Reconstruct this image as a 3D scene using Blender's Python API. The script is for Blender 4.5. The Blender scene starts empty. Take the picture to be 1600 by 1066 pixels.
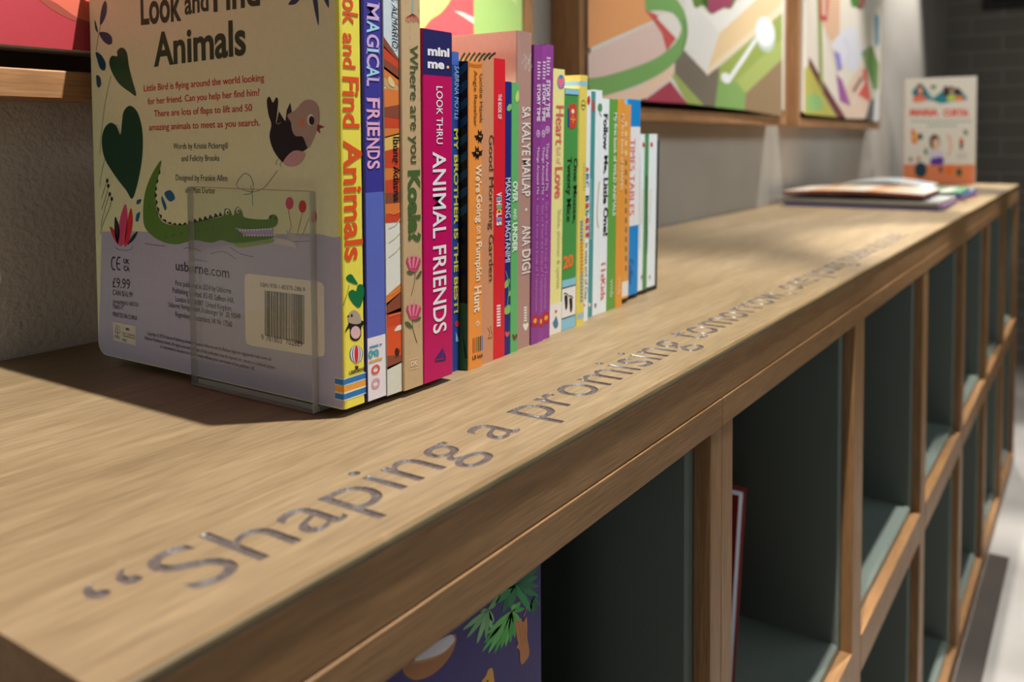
import bpy, math, random
from mathutils import Vector, Matrix
random.seed(7)
C = bpy.context.scene.collection
ZT = 1.03                                   # height of the counter top above the floor

# ------------------------------------------------------------------ camera
F, CX, CY = 1369.63, 798.0, 280.69          # focal length and optical centre, in pixels of a 1600x1066 frame
YAW, PIT, ROL = .594485949, -.044372277, .005973
CAM = Vector((0, 0, .17))                   # 17 cm above the counter top (heights below are above the counter top)
_f = Vector((math.cos(PIT)*math.cos(YAW), math.cos(PIT)*math.sin(YAW), math.sin(PIT)))
_r = Vector((math.sin(YAW), -math.cos(YAW), 0)); _d = -_r.cross(_f)
_r, _d = math.cos(ROL)*_r + math.sin(ROL)*_d, -math.sin(ROL)*_r + math.cos(ROL)*_d
cam = bpy.data.cameras.new('camera'); cam.sensor_width = 36; cam.lens = F/1600*36
cam.shift_x = (800-CX)/1600; cam.shift_y = -(533-CY)/1600; cam.clip_start = .01
cam.dof.use_dof = True; cam.dof.focus_distance = .60; cam.dof.aperture_fstop = 6.3
co = bpy.data.objects.new('camera', cam); C.objects.link(co)
co.matrix_world = Matrix((( _r.x, -_d.x, -_f.x, CAM.x), (_r.y, -_d.y, -_f.y, CAM.y), (_r.z, -_d.z, -_f.z, CAM.z+ZT), (0, 0, 0, 1)))
bpy.context.scene.camera = co

# ------------------------------------------------------------------ light: dim room plus a ceiling track of spotlights and added fill
w = bpy.data.worlds.new('room_ambience'); bpy.context.scene.world = w; w.use_nodes = True
w.node_tree.nodes['Background'].inputs[0].default_value = (1, .96, .90, 1)
w.node_tree.nodes['Background'].inputs[1].default_value = .036
vs = bpy.context.scene.view_settings
vs.view_transform = 'Standard'; vs.look = 'None'; vs.exposure = 0; vs.gamma = 1; vs.use_curve_mapping = False
def spot(x, y, z, tx, ty, tz, watts, size, col=(1, .98, .93), rad=.012, blend=.5):
    l = bpy.data.lights.new('track_spotlight', 'SPOT'); l.energy = watts; l.color = col; l.shadow_soft_size = rad
    l.spot_size = math.radians(size); l.spot_blend = blend
    o = bpy.data.objects.new('track_spotlight', l); C.objects.link(o); o.location = (x, y, z+ZT)
    o.rotation_euler = (Vector((tx, ty, tz))-Vector((x, y, z))).to_track_quat('-Z', 'Y').to_euler()
# over the counter's front edge
spot(.60, .17, 1.5, .46, .40, 0, 232, 62)
# narrow ones aimed down the shelf fronts at the aisle floor
spot(1.75, .12, 1.5, 1.50, -.06, -ZT, 280, 36)
spot(2.75, .12, 1.5, 2.50, -.06, -ZT, 280, 36)
spot(3.75, .12, 1.5, 3.55, -.06, -ZT, 280, 36)
# extra one added to brighten the front of the standing book
spot(2.35, .05, 1.5, 3.62, .50, .18, 62, 26, rad=.03)
# close to the wall, washing the paintings
spot(1.95, .36, 1.5, 1.80, .64, .3, 100, 62)
spot(2.65, .36, 1.5, 2.45, .62, .2, 105, 66)
spot(4.1, .36, 1.5, 3.9, .66, .2, 108, 74)
# room light from the gallery side, high over the aisle in front of the shelving
a = bpy.data.lights.new('gallery_light', 'AREA'); a.energy = 21; a.shape = 'RECTANGLE'; a.size = 2.4; a.size_y = .5; a.color = (.88, .97, 1)
ao = bpy.data.objects.new('gallery_light', a); C.objects.link(ao); ao.location = (1.7, -1.2, 1.45+ZT)
ao.rotation_euler = (Vector((1.3, .5, .15))-Vector((1.7, -1.2, 1.45))).to_track_quat('-Z', 'Y').to_euler()

# dim fill added behind the viewer, set low to lift the shaded cover
a2 = bpy.data.lights.new('rear_fill_light', 'AREA'); a2.energy = 9.3; a2.shape = 'RECTANGLE'; a2.size = 1.2; a2.size_y = 1.0; a2.color = (.97, 1, .96)
ao2 = bpy.data.objects.new('rear_fill_light', a2); C.objects.link(ao2); ao2.location = (-2.2, -.3, .30+ZT)
ao2.rotation_euler = (Vector((.4, .5, .2))-Vector((-2.2, -.3, .30))).to_track_quat('-Z', 'Y').to_euler()

# ------------------------------------------------------------------ picture rays: where a line of sight meets a real surface
def ray(px, py): return _r*((px-CX)/F) + _d*((py-CY)/F) + _f
def on_y(px, py, y): v = ray(px, py); return CAM + v*((y-CAM.y)/v.y)
def on_x(px, py, x): v = ray(px, py); return CAM + v*((x-CAM.x)/v.x)

# ------------------------------------------------------------------ materials
def lin(c): return tuple(((v/255)/12.92 if v/255 <= .04045 else ((v/255+.055)/1.055)**2.4) for v in c)
MATS = {}
def flat(c, rough=.42, name='print', **kw):
    k = (tuple(c), rough, name)
    if k in MATS: return MATS[k]
    m = bpy.data.materials.new('%s_%02x%02x%02x' % ((name,)+tuple(int(v) for v in c))); m.use_nodes = True
    b = m.node_tree.nodes['Principled BSDF']; b.inputs['Roughness'].default_value = rough; b.inputs['Specular IOR Level'].default_value = .35
    # very fine paper mottling so the colour is not dead flat
    n = m.node_tree.nodes; L = m.node_tree.links
    t = n.new('ShaderNodeTexCoord'); no = n.new('ShaderNodeTexNoise'); no.inputs['Scale'].default_value = 260
    mx = n.new('ShaderNodeMixRGB'); mx.blend_type = 'MULTIPLY'; mx.inputs['Fac'].default_value = .10
    mx.inputs['Color1'].default_value = lin(c)+(1,)
    L.new(t.outputs['Object'], no.inputs['Vector']); L.new(no.outputs['Fac'], mx.inputs['Color2']); L.new(mx.outputs['Color'], b.inputs['Base Color'])
    for a_, v in kw.items(): b.inputs[a_].default_value = v
    MATS[k] = m; return m
def nodes(name):
    m = bpy.data.materials.new(name); m.use_nodes = True
    return m, m.node_tree.nodes, m.node_tree.links, m.node_tree.nodes['Principled BSDF']
def ramp(n, stops):
    r = n.new('ShaderNodeValToRGB')
    while len(r.color_ramp.elements) < len(stops): r.color_ramp.elements.new(.5)
    for e, (p, c) in zip(r.color_ramp.elements, stops): e.position = p; e.color = lin(c)+(1,)
    return r
def wood(name, axis, stops, rough=.5, bump=.12):
    m, n, L, b = nodes(name)
    t = n.new('ShaderNodeTexCoord'); mp = n.new('ShaderNodeMapping')
    sc = [26, 26, 26]; sc[axis] = 2.2; mp.inputs['Scale'].default_value = sc
    L.new(t.outputs['Object'], mp.inputs['Vector'])
    n1 = n.new('ShaderNodeTexNoise'); n1.inputs['Scale'].default_value = 1; n1.inputs['Detail'].default_value = 7; n1.inputs['Roughness'].default_value = .62; n1.inputs['Distortion'].default_value = .35
    L.new(mp.outputs['Vector'], n1.inputs['Vector'])
    mp2 = n.new('ShaderNodeMapping'); sc2 = [620, 620, 620]; sc2[axis] = 30; mp2.inputs['Scale'].default_value = sc2
    L.new(t.outputs['Object'], mp2.inputs['Vector'])
    n2 = n.new('ShaderNodeTexNoise'); n2.inputs['Scale'].default_value = 1; n2.inputs['Detail'].default_value = 3
    L.new(mp2.outputs['Vector'], n2.inputs['Vector'])
    mp3 = n.new('ShaderNodeMapping'); sc3 = [120, 120, 120]; sc3[axis] = 20; mp3.inputs['Scale'].default_value = sc3
    L.new(t.outputs['Object'], mp3.inputs['Vector'])
    n3 = n.new('ShaderNodeTexNoise'); n3.inputs['Scale'].default_value = 1; n3.inputs['Detail'].default_value = 5; n3.inputs['Distortion'].default_value = .6
    L.new(mp3.outputs['Vector'], n3.inputs['Vector'])
    av = n.new('ShaderNodeMath'); av.operation = 'MULTIPLY_ADD'; av.inputs[1].default_value = .45; L.new(n3.outputs['Fac'], av.inputs[0])
    sub = n.new('ShaderNodeMath'); sub.operation = 'ADD'; sub.inputs[1].default_value = -.225; L.new(n1.outputs['Fac'], sub.inputs[0]); L.new(sub.outputs[0], av.inputs[2])
    r = ramp(n, stops); L.new(av.outputs[0], r.inputs['Fac'])
    mx = n.new('ShaderNodeMixRGB'); mx.blend_type = 'OVERLAY'; mx.inputs['Fac'].default_value = .5
    L.new(r.outputs['Color'], mx.inputs['Color1']); L.new(n2.outputs['Fac'], mx.inputs['Color2'])
    # short pale scratches
    v = n.new('ShaderNodeTexNoise'); v.inputs['Scale'].default_value = 30; v.inputs['Detail'].default_value = 8; v.inputs['Distortion'].default_value = 2.2
    L.new(t.outputs['Object'], v.inputs['Vector'])
    r2 = n.new('ShaderNodeValToRGB'); r2.color_ramp.elements[0].position = .70; r2.color_ramp.elements[1].position = .80
    r2.color_ramp.elements[1].color = (.35, .35, .35, 1); L.new(v.outputs['Fac'], r2.inputs['Fac'])
    mx2 = n.new('ShaderNodeMixRGB'); mx2.blend_type = 'ADD'; mx2.inputs['Color2'].default_value = (.16, .13, .09, 1)
    L.new(r2.outputs['Color'], mx2.inputs['Fac']); L.new(mx.outputs['Color'], mx2.inputs['Color1'])
    L.new(mx2.outputs['Color'], b.inputs['Base Color'])
    bp = n.new('ShaderNodeBump'); bp.inputs['Strength'].default_value = bump; bp.inputs['Distance'].default_value = .001
    L.new(n2.outputs['Fac'], bp.inputs['Height']); L.new(bp.outputs['Normal'], b.inputs['Normal'])
    b.inputs['Roughness'].default_value = rough
    return m
TOPS = [(.22, (103, 84, 57)), (.45, (118, 98, 69)), (.6, (126, 106, 77)), (.8, (139, 119, 90))]
SIDE = [(.25, (122, 86, 51)), (.5, (142, 102, 62)), (.75, (157, 118, 78))]
WOOD_TOP = wood('oak_top', 0, TOPS)
WOOD_X = wood('oak_rail', 0, SIDE)
WOOD_Z = wood('oak_stile', 2, SIDE)
WOOD_EDGE = wood('oak_edge_strip', 0, [(.3, (96, 80, 52)), (.7, (112, 95, 64))], rough=.4)
FRAME_W = wood('picture_frame_wood', 0, [(.25, (140, 98, 62)), (.5, (160, 116, 76)), (.75, (176, 132, 90))])
FRAME_WZ = wood('picture_frame_wood_upright', 2, [(.25, (140, 98, 62)), (.5, (160, 116, 76)), (.75, (176, 132, 90))])

def engraved_paint():
    m, n, L, b = nodes('engraved_grey_paint')
    t = n.new('ShaderNodeTexCoord'); mp = n.new('ShaderNodeMapping'); mp.inputs['Scale'].default_value = (300, 1800, 300)
    no = n.new('ShaderNodeTexNoise'); no.inputs['Scale'].default_value = 1; no.inputs['Detail'].default_value = 4
    L.new(t.outputs['Object'], mp.inputs['Vector']); L.new(mp.outputs['Vector'], no.inputs['Vector'])
    r = ramp(n, [(.3, (52, 44, 41)), (.55, (76, 66, 62)), (.75, (122, 110, 103))]); L.new(no.outputs['Fac'], r.inputs['Fac'])
    L.new(r.outputs['Color'], b.inputs['Base Color']); b.inputs['Roughness'].default_value = .48; b.inputs['Coat Weight'].default_value = .12; b.inputs['Coat Roughness'].default_value = .25
    bp = n.new('ShaderNodeBump'); bp.inputs['Strength'].default_value = .3; bp.inputs['Distance'].default_value = .0006
    L.new(no.outputs['Fac'], bp.inputs['Height']); L.new(bp.outputs['Normal'], b.inputs['Normal'])
    return m
ENGRAVE = engraved_paint()
def plaster(name, c1, c2, scale=60, bump=.3):
    m, n, L, b = nodes(name)
    t = n.new('ShaderNodeTexCoord')
    no = n.new('ShaderNodeTexNoise'); no.inputs['Scale'].default_value = 3; no.inputs['Detail'].default_value = 6
    n2 = n.new('ShaderNodeTexNoise'); n2.inputs['Scale'].default_value = scale; n2.inputs['Detail'].default_value = 8
    L.new(t.outputs['Object'], no.inputs['Vector']); L.new(t.outputs['Object'], n2.inputs['Vector'])
    r = ramp(n, [(.3, c1), (.7, c2)]); L.new(no.outputs['Fac'], r.inputs['Fac']); L.new(r.outputs['Color'], b.inputs['Base Color'])
    bp = n.new('ShaderNodeBump'); bp.inputs['Strength'].default_value = bump; bp.inputs['Distance'].default_value = .004
    L.new(n2.outputs['Fac'], bp.inputs['Height']); L.new(bp.outputs['Normal'], b.inputs['Normal'])
    b.inputs['Roughness'].default_value = .8
    return m
PLASTER = plaster('grey_plaster', (168, 160, 150), (186, 179, 170), 190, .45)
def brick():
    m, n, L, b = nodes('dark_grey_brick')
    t = n.new('ShaderNodeTexCoord'); sp = n.new('ShaderNodeSeparateXYZ'); cb = n.new('ShaderNodeCombineXYZ')
    L.new(t.outputs['Object'], sp.inputs['Vector']); L.new(sp.outputs['Y'], cb.inputs['X']); L.new(sp.outputs['Z'], cb.inputs['Y'])
    br = n.new('ShaderNodeTexBrick'); L.new(cb.outputs['Vector'], br.inputs['Vector'])
    br.inputs['Color1'].default_value = lin((116, 111, 103))+(1,); br.inputs['Color2'].default_value = lin((124, 118, 110))+(1,)
    br.inputs['Mortar'].default_value = lin((146, 138, 128))+(1,); br.inputs['Scale'].default_value = 1
    br.inputs['Brick Width'].default_value = .30; br.inputs['Row Height'].default_value = .092; br.inputs['Mortar Size'].default_value = .006
    L.new(br.outputs['Color'], b.inputs['Base Color']); b.inputs['Roughness'].default_value = .55
    bp = n.new('ShaderNodeBump'); bp.inputs['Strength'].default_value = .5; bp.inputs['Distance'].default_value = .004; bp.invert = True
    L.new(br.outputs['Fac'], bp.inputs['Height']); L.new(bp.outputs['Normal'], b.inputs['Normal'])
    return m
BRICK = brick()
FLOOR = plaster('pale_speckled_floor', (138, 132, 126), (166, 160, 154), 90, .1)
CARC = flat((102, 110, 103), .45, 'carcass_paint')
CARC_LIT = flat((116, 126, 117), .35, 'carcass_paint_lit')  # same carcass paint, lighter copy: light on the front edges put into the colour
PAPER = flat((232, 226, 212), .8, 'paper'); BLACKM = flat((22, 22, 22), .35, 'black')
def acrylic(name, tint, gloss, body):
    m, n, L, b = nodes(name); n.remove(b)
    out = n['Material Output']; tr = n.new('ShaderNodeBsdfTransparent'); tr.inputs['Color'].default_value = tint
    gl = n.new('ShaderNodeBsdfGlossy'); gl.inputs['Roughness'].default_value = gloss
    fr = n.new('ShaderNodeLayerWeight'); fr.inputs['Blend'].default_value = .05
    mx = n.new('ShaderNodeMixShader'); L.new(fr.outputs['Facing'], mx.inputs['Fac']); L.new(tr.outputs['BSDF'], mx.inputs[1]); L.new(gl.outputs['BSDF'], mx.inputs[2])
    di = n.new('ShaderNodeBsdfDiffuse'); di.inputs['Color'].default_value = (.62, .60, .56, 1)
    m2 = n.new('ShaderNodeMixShader'); m2.inputs['Fac'].default_value = body
    L.new(mx.outputs['Shader'], m2.inputs[1]); L.new(di.outputs['BSDF'], m2.inputs[2]); L.new(m2.outputs['Shader'], out.inputs['Surface'])
    return m
ACRYLIC_EDGE = acrylic('clear_acrylic_cut_edge', (.55, .56, .54, 1), .15, .45)
ACRYLIC = acrylic('clear_acrylic', (.97, .98, .97, 1), .02, .0)

# ------------------------------------------------------------------ mesh building
def smooth(pts, n=5, closed=True):
    out = []; N = len(pts)
    for i in range(N if closed else N-1):
        p = [pts[(i+k-1) % N] if closed else pts[min(max(i+k-1, 0), N-1)] for k in range(4)]
        for s in range(n):
            t = s/n
            out.append(tuple(.5*((2*p[1][j]) + (-p[0][j]+p[2][j])*t + (2*p[0][j]-5*p[1][j]+4*p[2][j]-p[3][j])*t*t + (-p[0][j]+3*p[1][j]-3*p[2][j]+p[3][j])*t**3) for j in (0, 1)))
    if not closed: out.append(tuple(pts[-1]))
    return out
def ell(cx, cy, rx, ry, rot=0, n=24):
    c, s = math.cos(rot), math.sin(rot)
    return [(cx+rx*math.cos(a)*c-ry*math.sin(a)*s, cy+rx*math.cos(a)*s+ry*math.sin(a)*c) for a in [2*math.pi*k/n for k in range(n)]]
def Z(x0, y0, s, pts): return [(x0+x/s, y0+y/s) for x, y in pts]     # zoomed view -> picture pixels

_GL = {}
def glyphs(body, bold=0, shear=0, space=1):
    k = (body, bold, shear, space)
    if k in _GL: return _GL[k]
    c = bpy.data.curves.new('lettering', 'FONT'); c.body = body; c.size = 1; c.offset = bold; c.shear = shear; c.space_character = space
    c.resolution_u = 4; c.dimensions = '2D'; c.fill_mode = 'BOTH'
    o = bpy.data.objects.new('lettering', c); C.objects.link(o)
    dg = bpy.context.evaluated_depsgraph_get()
    me = bpy.data.meshes.new_from_object(o.evaluated_get(dg))
    v = [(q.co.x, q.co.y) for q in me.vertices]; f = [tuple(p.vertices) for p in me.polygons]
    bpy.data.objects.remove(o); bpy.data.curves.remove(c); bpy.data.meshes.remove(me)
    xs = [a for a, b in v]; ys = [b for a, b in v]
    _GL[k] = (v, f, (min(xs), max(xs), min(ys), max(ys))); return _GL[k]

class MB:
    def __init__(s): s.v = []; s.f = []; s.m = []; s.mats = []
    def mi(s, m):
        if m not in s.mats: s.mats.append(m)
        return s.mats.index(m)
    def add(s, vs, fs, m):
        o = len(s.v); s.v += [tuple(q) for q in vs]; i = s.mi(m)
        for f in fs: s.f.append(tuple(o+k for k in f)); s.m.append(i)
    def box(s, x0, x1, y0, y1, z0, z1, m):
        s.add([(x, y, z) for x in (x0, x1) for y in (y0, y1) for z in (z0, z1)],
              [(0, 1, 3, 2), (4, 6, 7, 5), (0, 4, 5, 1), (2, 3, 7, 6), (0, 2, 6, 4), (1, 5, 7, 3)], m)
    def extr(s, prof, axis, a, b, m, side=None):
        """closed 2D profile swept along an axis; side: optional material per edge"""
        def P(p, t): q = list(p); q.insert(axis, t); return tuple(q)
        n = len(prof); vs = [P(p, a) for p in prof]+[P(p, b) for p in prof]
        ar = sum(prof[i][0]*prof[(i+1) % n][1]-prof[(i+1) % n][0]*prof[i][1] for i in range(n))
        flip = (ar < 0) != (axis == 1)
        caps = [tuple(range(n))[::-1], tuple(range(n, 2*n))]
        q = [(i, (i+1) % n, (i+1) % n+n, i+n) for i in range(n)]
        if flip: caps = [c[::-1] for c in caps]; q = [c[::-1] for c in q]
        s.add(vs, caps, m)
        if side is None: s.add(vs, q, m)
        else:
            for i in range(n): s.add([vs[k] for k in q[i]], [(0, 1, 2, 3)], side[i] or m)
    def build(s, name, base, parent=None, bevel=0, smooth_f=False):
        me = bpy.data.meshes.new(name); bx, by, bz = base
        me.from_pydata([(x-bx, y-by, z-bz) for x, y, z in s.v], [], s.f)
        for m in s.mats: me.materials.append(m)
        me.polygons.foreach_set('material_index', s.m); me.update()
        if smooth_f: me.polygons.foreach_set('use_smooth', [True]*len(s.f))
        o = bpy.data.objects.new(name, me); C.objects.link(o)
        if parent: o.parent = parent
        else: o.location = (bx, by, bz+ZT)
        if bevel:
            b = o.modifiers.new('edge', 'BEVEL'); b.width = bevel; b.segments = 2; b.limit_method = 'ANGLE'; b.angle_limit = .6
        return o
def thing(name, base, label, cat, group=None):
    o = bpy.data.objects.new(name, None); C.objects.link(o); o.location = (base[0], base[1], base[2]+ZT); o.empty_display_size = .02
    tag(o, label, cat, group); return o
def tag(o, label, cat, group=None):
    o['label'] = label; o['category'] = cat
    if group: o['group'] = group
def structure(o): o['kind'] = 'structure'; return o

EPS = .00004
class Face:
    """flat printed surface: axis 'y' (faces the aisle) or 'x' (faces along the counter); ax = lean"""
    def __init__(s, mb, axis, at, lean=0, z0=0): s.mb, s.axis, s.at, s.k, s.z0 = mb, axis, at, lean, z0; s.L = 1; s.gain = 1
    def uv(s, px, py):
        if s.axis == 'y':
            p = on_y(px, py, s.at); return (p.x-s.k*(p.z-s.z0), p.z)
        p = on_x(px, py, s.at); return (-p.y, p.z)
    def p3(s, u, v, l):
        return (u, s.at-EPS*l, v) if s.axis == 'y' else (s.at-EPS*l, -u, v)
    def poly(s, uvs, c, l=None):
        l = s.L if l is None else l; n = len(uvs)
        if sum(uvs[i][0]*uvs[(i+1) % n][1]-uvs[(i+1) % n][0]*uvs[i][1] for i in range(n)) < 0: uvs = uvs[::-1]
        s.mb.add([s.p3(u, v, l) for u, v in uvs], [tuple(range(n))], c if not isinstance(c, tuple) else flat(c if s.gain == 1 else tuple(min(248, v*s.gain) for v in c)))
    def pp(s, pts, c, l=None): s.poly([s.uv(*p) for p in pts], c, l)            # outline given in picture pixels
    def line(s, pts, wpx, c, l=None, sm=True, closed=False):
        if sm: pts = smooth(pts, 5, closed)
        u = [s.uv(*p) for p in pts]; wd = abs(s.uv(pts[0][0], pts[0][1]+wpx)[1]-u[0][1])/2
        L_, R_ = [], []
        for i in range(len(u)):
            a, b = u[max(i-1, 0)], u[min(i+1, len(u)-1)]
            if closed: a, b = u[i-1], u[(i+1) % len(u)]
            dx, dy = b[0]-a[0], b[1]-a[1]; n = math.hypot(dx, dy) or 1
            L_.append((u[i][0]-dy/n*wd, u[i][1]+dx/n*wd)); R_.append((u[i][0]+dy/n*wd, u[i][1]-dx/n*wd))
        for i in range(len(u)-(0 if closed else 1)):
            j = (i+1) % len(u); s.poly([R_[i], R_[j], L_[j], L_[i]], c, l)
    def band(s, u0, u1, v0, v1, c, l=None): s.poly([(u0, v0), (u1, v0), (u1, v1), (u0, v1)], c, l)
    def glyph(s, body, fn, c, l, **kw):
        v, f, bb = glyphs(body, **kw); l = s.L+3 if l is None else l
        s.mb.add([s.p3(*fn(x, y, bb), l) for x, y in v], f, flat(c))
    def down(s, body, x0, x1, y0, y1, c, l=None, **kw):
        """lettering that reads down a spine, filling the pixel box x0..x1, y0..y1"""
        ym = (y0+y1)/2; xm = (x0+x1)/2
        u0, u1 = s.uv(x0, ym)[0], s.uv(x1, ym)[0]; v0, v1 = s.uv(xm, y0)[1], s.uv(xm, y1)[1]
        s.glyph(body, lambda x, y, b: (u0+(y-b[2])/(b[3]-b[2])*(u1-u0), v0+(x-b[0])/(b[1]-b[0])*(v1-v0)), c, l, **kw)
    def downf(s, body, f0, f1, y0, y1, c, l=None, **kw):
        """the same, but placed across the spine by fractions of its width"""
        u0, u1 = s.x0+(s.x1-s.x0)*f0, s.x0+(s.x1-s.x0)*f1; v0, v1 = s.uv(s.px, y0)[1], s.uv(s.px, y1)[1]
        s.glyph(body, lambda x, y, b: (u0+(y-b[2])/(b[3]-b[2])*(u1-u0), v0+(x-b[0])/(b[1]-b[0])*(v1-v0)), c, l, **kw)
    def text(s, body, a, b_, cap, c, l=None, **kw):
        """lettering from baseline point a to baseline point b_ (pixels), cap = capital height in pixels"""
        A, B = s.uv(*a), s.uv(*b_); hh = s.uv(a[0], a[1]-cap)[1]-A[1]; H = glyphs('H', bold=kw.get('bold', 0))[2][3]
        s.glyph(body, lambda x, y, b: (A[0]+(x-b[0])/(b[1]-b[0])*(B[0]-A[0]), A[1]+(x-b[0])/(b[1]-b[0])*(B[1]-A[1])+y/H*hh), c, l, **kw)

# ================================================================== the room
m = MB(); m.box(-1.6, 5.30, .712, .83, -ZT, 1.75, PLASTER); structure(m.build('wall_left', (2, .712, -ZT)))
m = MB(); m.box(5.30, 5.45, -3.2, .83, -ZT, 1.75, BRICK); structure(m.build('wall_back', (5.30, 0, -ZT)))
m = MB(); m.box(-1.6, 5.45, -3.2, .83, -ZT-.1, -ZT, FLOOR); structure(m.build('floor', (2, 0, -ZT)))

m = MB(); m.box(.12, 2.822, .199, .250, -ZT+.0002, -ZT+.003, plaster('dark_floor_strip', (52, 44, 38), (64, 55, 48), 90, .1)); structure(m.build('floor_strip_1', (1.5, .22, -ZT)))  # thin dark strip on the floor along the foot of the shelving
# ------------------------------------------------------------------ shelving under the counter
YF, YB, YC = .2519, .700, .267          # face of the oak frame, back, front of the painted carcass
RAIL = [(-.0397, -.0630), (-.485, -.535), (-.978, -1.030)]
STILE_R = [.7036, 1.192, 1.695, 2.210, 2.712, 3.210, 3.680]
LIP = .013
def bookcase(label, x0, x1, stiles):
    b = thing('bookcase', ((x0+x1)/2, .47, -ZT), label, 'bookcase', None); B = ((x0+x1)/2, .47, -ZT)
    for a, c in stiles:
        q = MB(); q.box(a, c, YF+.0006, YC, RAIL[2][1], RAIL[0][1]-.0002, WOOD_Z); q.build('stile', B, b, bevel=.0008)
    for t, lo in RAIL:
        xs = [(x0, x1)] if t == RAIL[0][0] else [(stiles[i][1]+.0002, stiles[i+1][0]-.0002) for i in range(len(stiles)-1)]
        for a, c in xs:
            q = MB(); q.box(a, c, YF, YC, lo, t, WOOD_X); q.build('rail', B, b, bevel=.0008)
    for i, (a, c) in enumerate(stiles):
        q = MB(); l = a-(LIP if i else 0); r = c+(LIP if i < len(stiles)-1 else 0)
        e = .0025
        q.extr([(l+e, YC+.0002), (r-e, YC+.0002), (r, YC+e), (r, YB-.012), (l, YB-.012), (l, YC+e)], 2, RAIL[2][1], RAIL[0][1]-LIP, CARC,
               [CARC_LIT, CARC_LIT, None, None, None, CARC_LIT]); q.build('divider_panel', B, b)
    for (t, lo) in RAIL[1:]:
        for i in range(len(stiles)-1):
            q = MB(); a, c = stiles[i][1]+LIP+.0004, stiles[i+1][0]-LIP-.0004; e = .0025
            q.extr([(YC+e, t+LIP), (YB-.012, t+LIP), (YB-.012, lo), (YC+.0002, lo), (YC+.0002, t+LIP-e)], 0, a, c, CARC, [None, None, None, CARC_LIT, CARC_LIT])
            q.build('shelf_panel', B, b)
    q = MB(); q.box(x0, x1, YC+.0002, YB-.012, RAIL[0][1]-LIP+.0004, RAIL[0][0]-.002, CARC); q.build('top_panel', B, b)
    q = MB(); q.box(x0, x1, YB-.011, YB, RAIL[2][1], RAIL[0][0]-.002, CARC); q.build('back_panel', B, b)
    return b
bookcase('oak and grey-green bookcase section nearest the viewer, holding the purple picture book', .150, .678, [(.150, .2036), (.654, .678)])
bookcase('long oak and grey-green bookcase with rows of open square cubbies beyond the first section', .6786, 3.680,
         [(.6786, .7036)]+[(r-.050, r) for r in STILE_R[1:]])

# ------------------------------------------------------------------ counter top with the engraved sentence
def worktop():
    base = (1.9, .48, -.03)
    t = MB()
    prof = [(.7115, 0), (.2541, 0), (.2538, -.0006), (.2527, -.0005), (.2517, -.0014), (.2514, -.0030), (.2517, -.0046), (.2527, -.0055), (.2530, -.0058),
            (.2525, -.0068), (.2525, -.0385), (.276, -.0385), (.276, -.034), (.7115, -.034)]
    sides = [WOOD_TOP, WOOD_X, WOOD_EDGE, WOOD_EDGE, WOOD_EDGE, WOOD_EDGE, WOOD_EDGE, WOOD_EDGE, WOOD_X, WOOD_X, WOOD_X, WOOD_X, WOOD_X, WOOD_X]
    t.extr(prof, 0, .1465, 3.686, WOOD_X, sides)
    o = t.build('worktop', base)
    import bmesh
    bm = bmesh.new(); bm.from_mesh(o.data); bmesh.ops.remove_doubles(bm, verts=bm.verts, dist=1e-6); bmesh.ops.recalc_face_normals(bm, faces=bm.faces); bm.to_mesh(o.data); bm.free()
    first, second = '“Shaping a promising tomorrow', ', one young reader at a time.”'
    bb = glyphs(first)[2]; Hh = glyphs('h')[2][3]
    sx = (.9600-.1765)/(bb[1]-bb[0]); sy = .0400/Hh
    c = bpy.data.curves.new('engraving', 'FONT'); c.body = first+second; c.size = 1; c.extrude = .5; c.resolution_u = 5; c.fill_mode = 'BOTH'
    co_ = bpy.data.objects.new('engraving', c); C.objects.link(co_)
    me = bpy.data.meshes.new_from_object(co_.evaluated_get(bpy.context.evaluated_depsgraph_get()))
    bpy.data.objects.remove(co_)
    bm = bmesh.new(); bm.from_mesh(me)
    D = .0011
    for v in bm.verts:
        top = v.co.z > 0
        v.co = Vector((.1765+(v.co.x-bb[0])*sx-base[0], .2805+v.co.y*sy-base[1], (.004 if top else -D)-base[2]))
    bmesh.ops.remove_doubles(bm, verts=bm.verts, dist=1e-5); bmesh.ops.recalc_face_normals(bm, faces=bm.faces); bm.to_mesh(me); bm.free()
    me.materials.clear(); me.materials.append(ENGRAVE)
    for p in me.polygons: p.material_index = 0
    k = bpy.data.objects.new('engraving', me); C.objects.link(k); k.location = o.location
    bo = o.modifiers.new('engrave', 'BOOLEAN'); bo.operation = 'DIFFERENCE'; bo.object = k; bo.solver = 'EXACT'; bo.material_mode = 'TRANSFER'
    bpy.context.view_layer.update()
    res = bpy.data.meshes.new_from_object(o.evaluated_get(bpy.context.evaluated_depsgraph_get()))
    o.modifiers.clear(); o.data = res
    bpy.data.objects.remove(k)
    print('WORKTOP', len(res.vertices), [x.name for x in res.materials])
    tag(o, 'long oak counter top with an engraved grey sentence along its front edge', 'countertop')
    return o
worktop()

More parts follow.
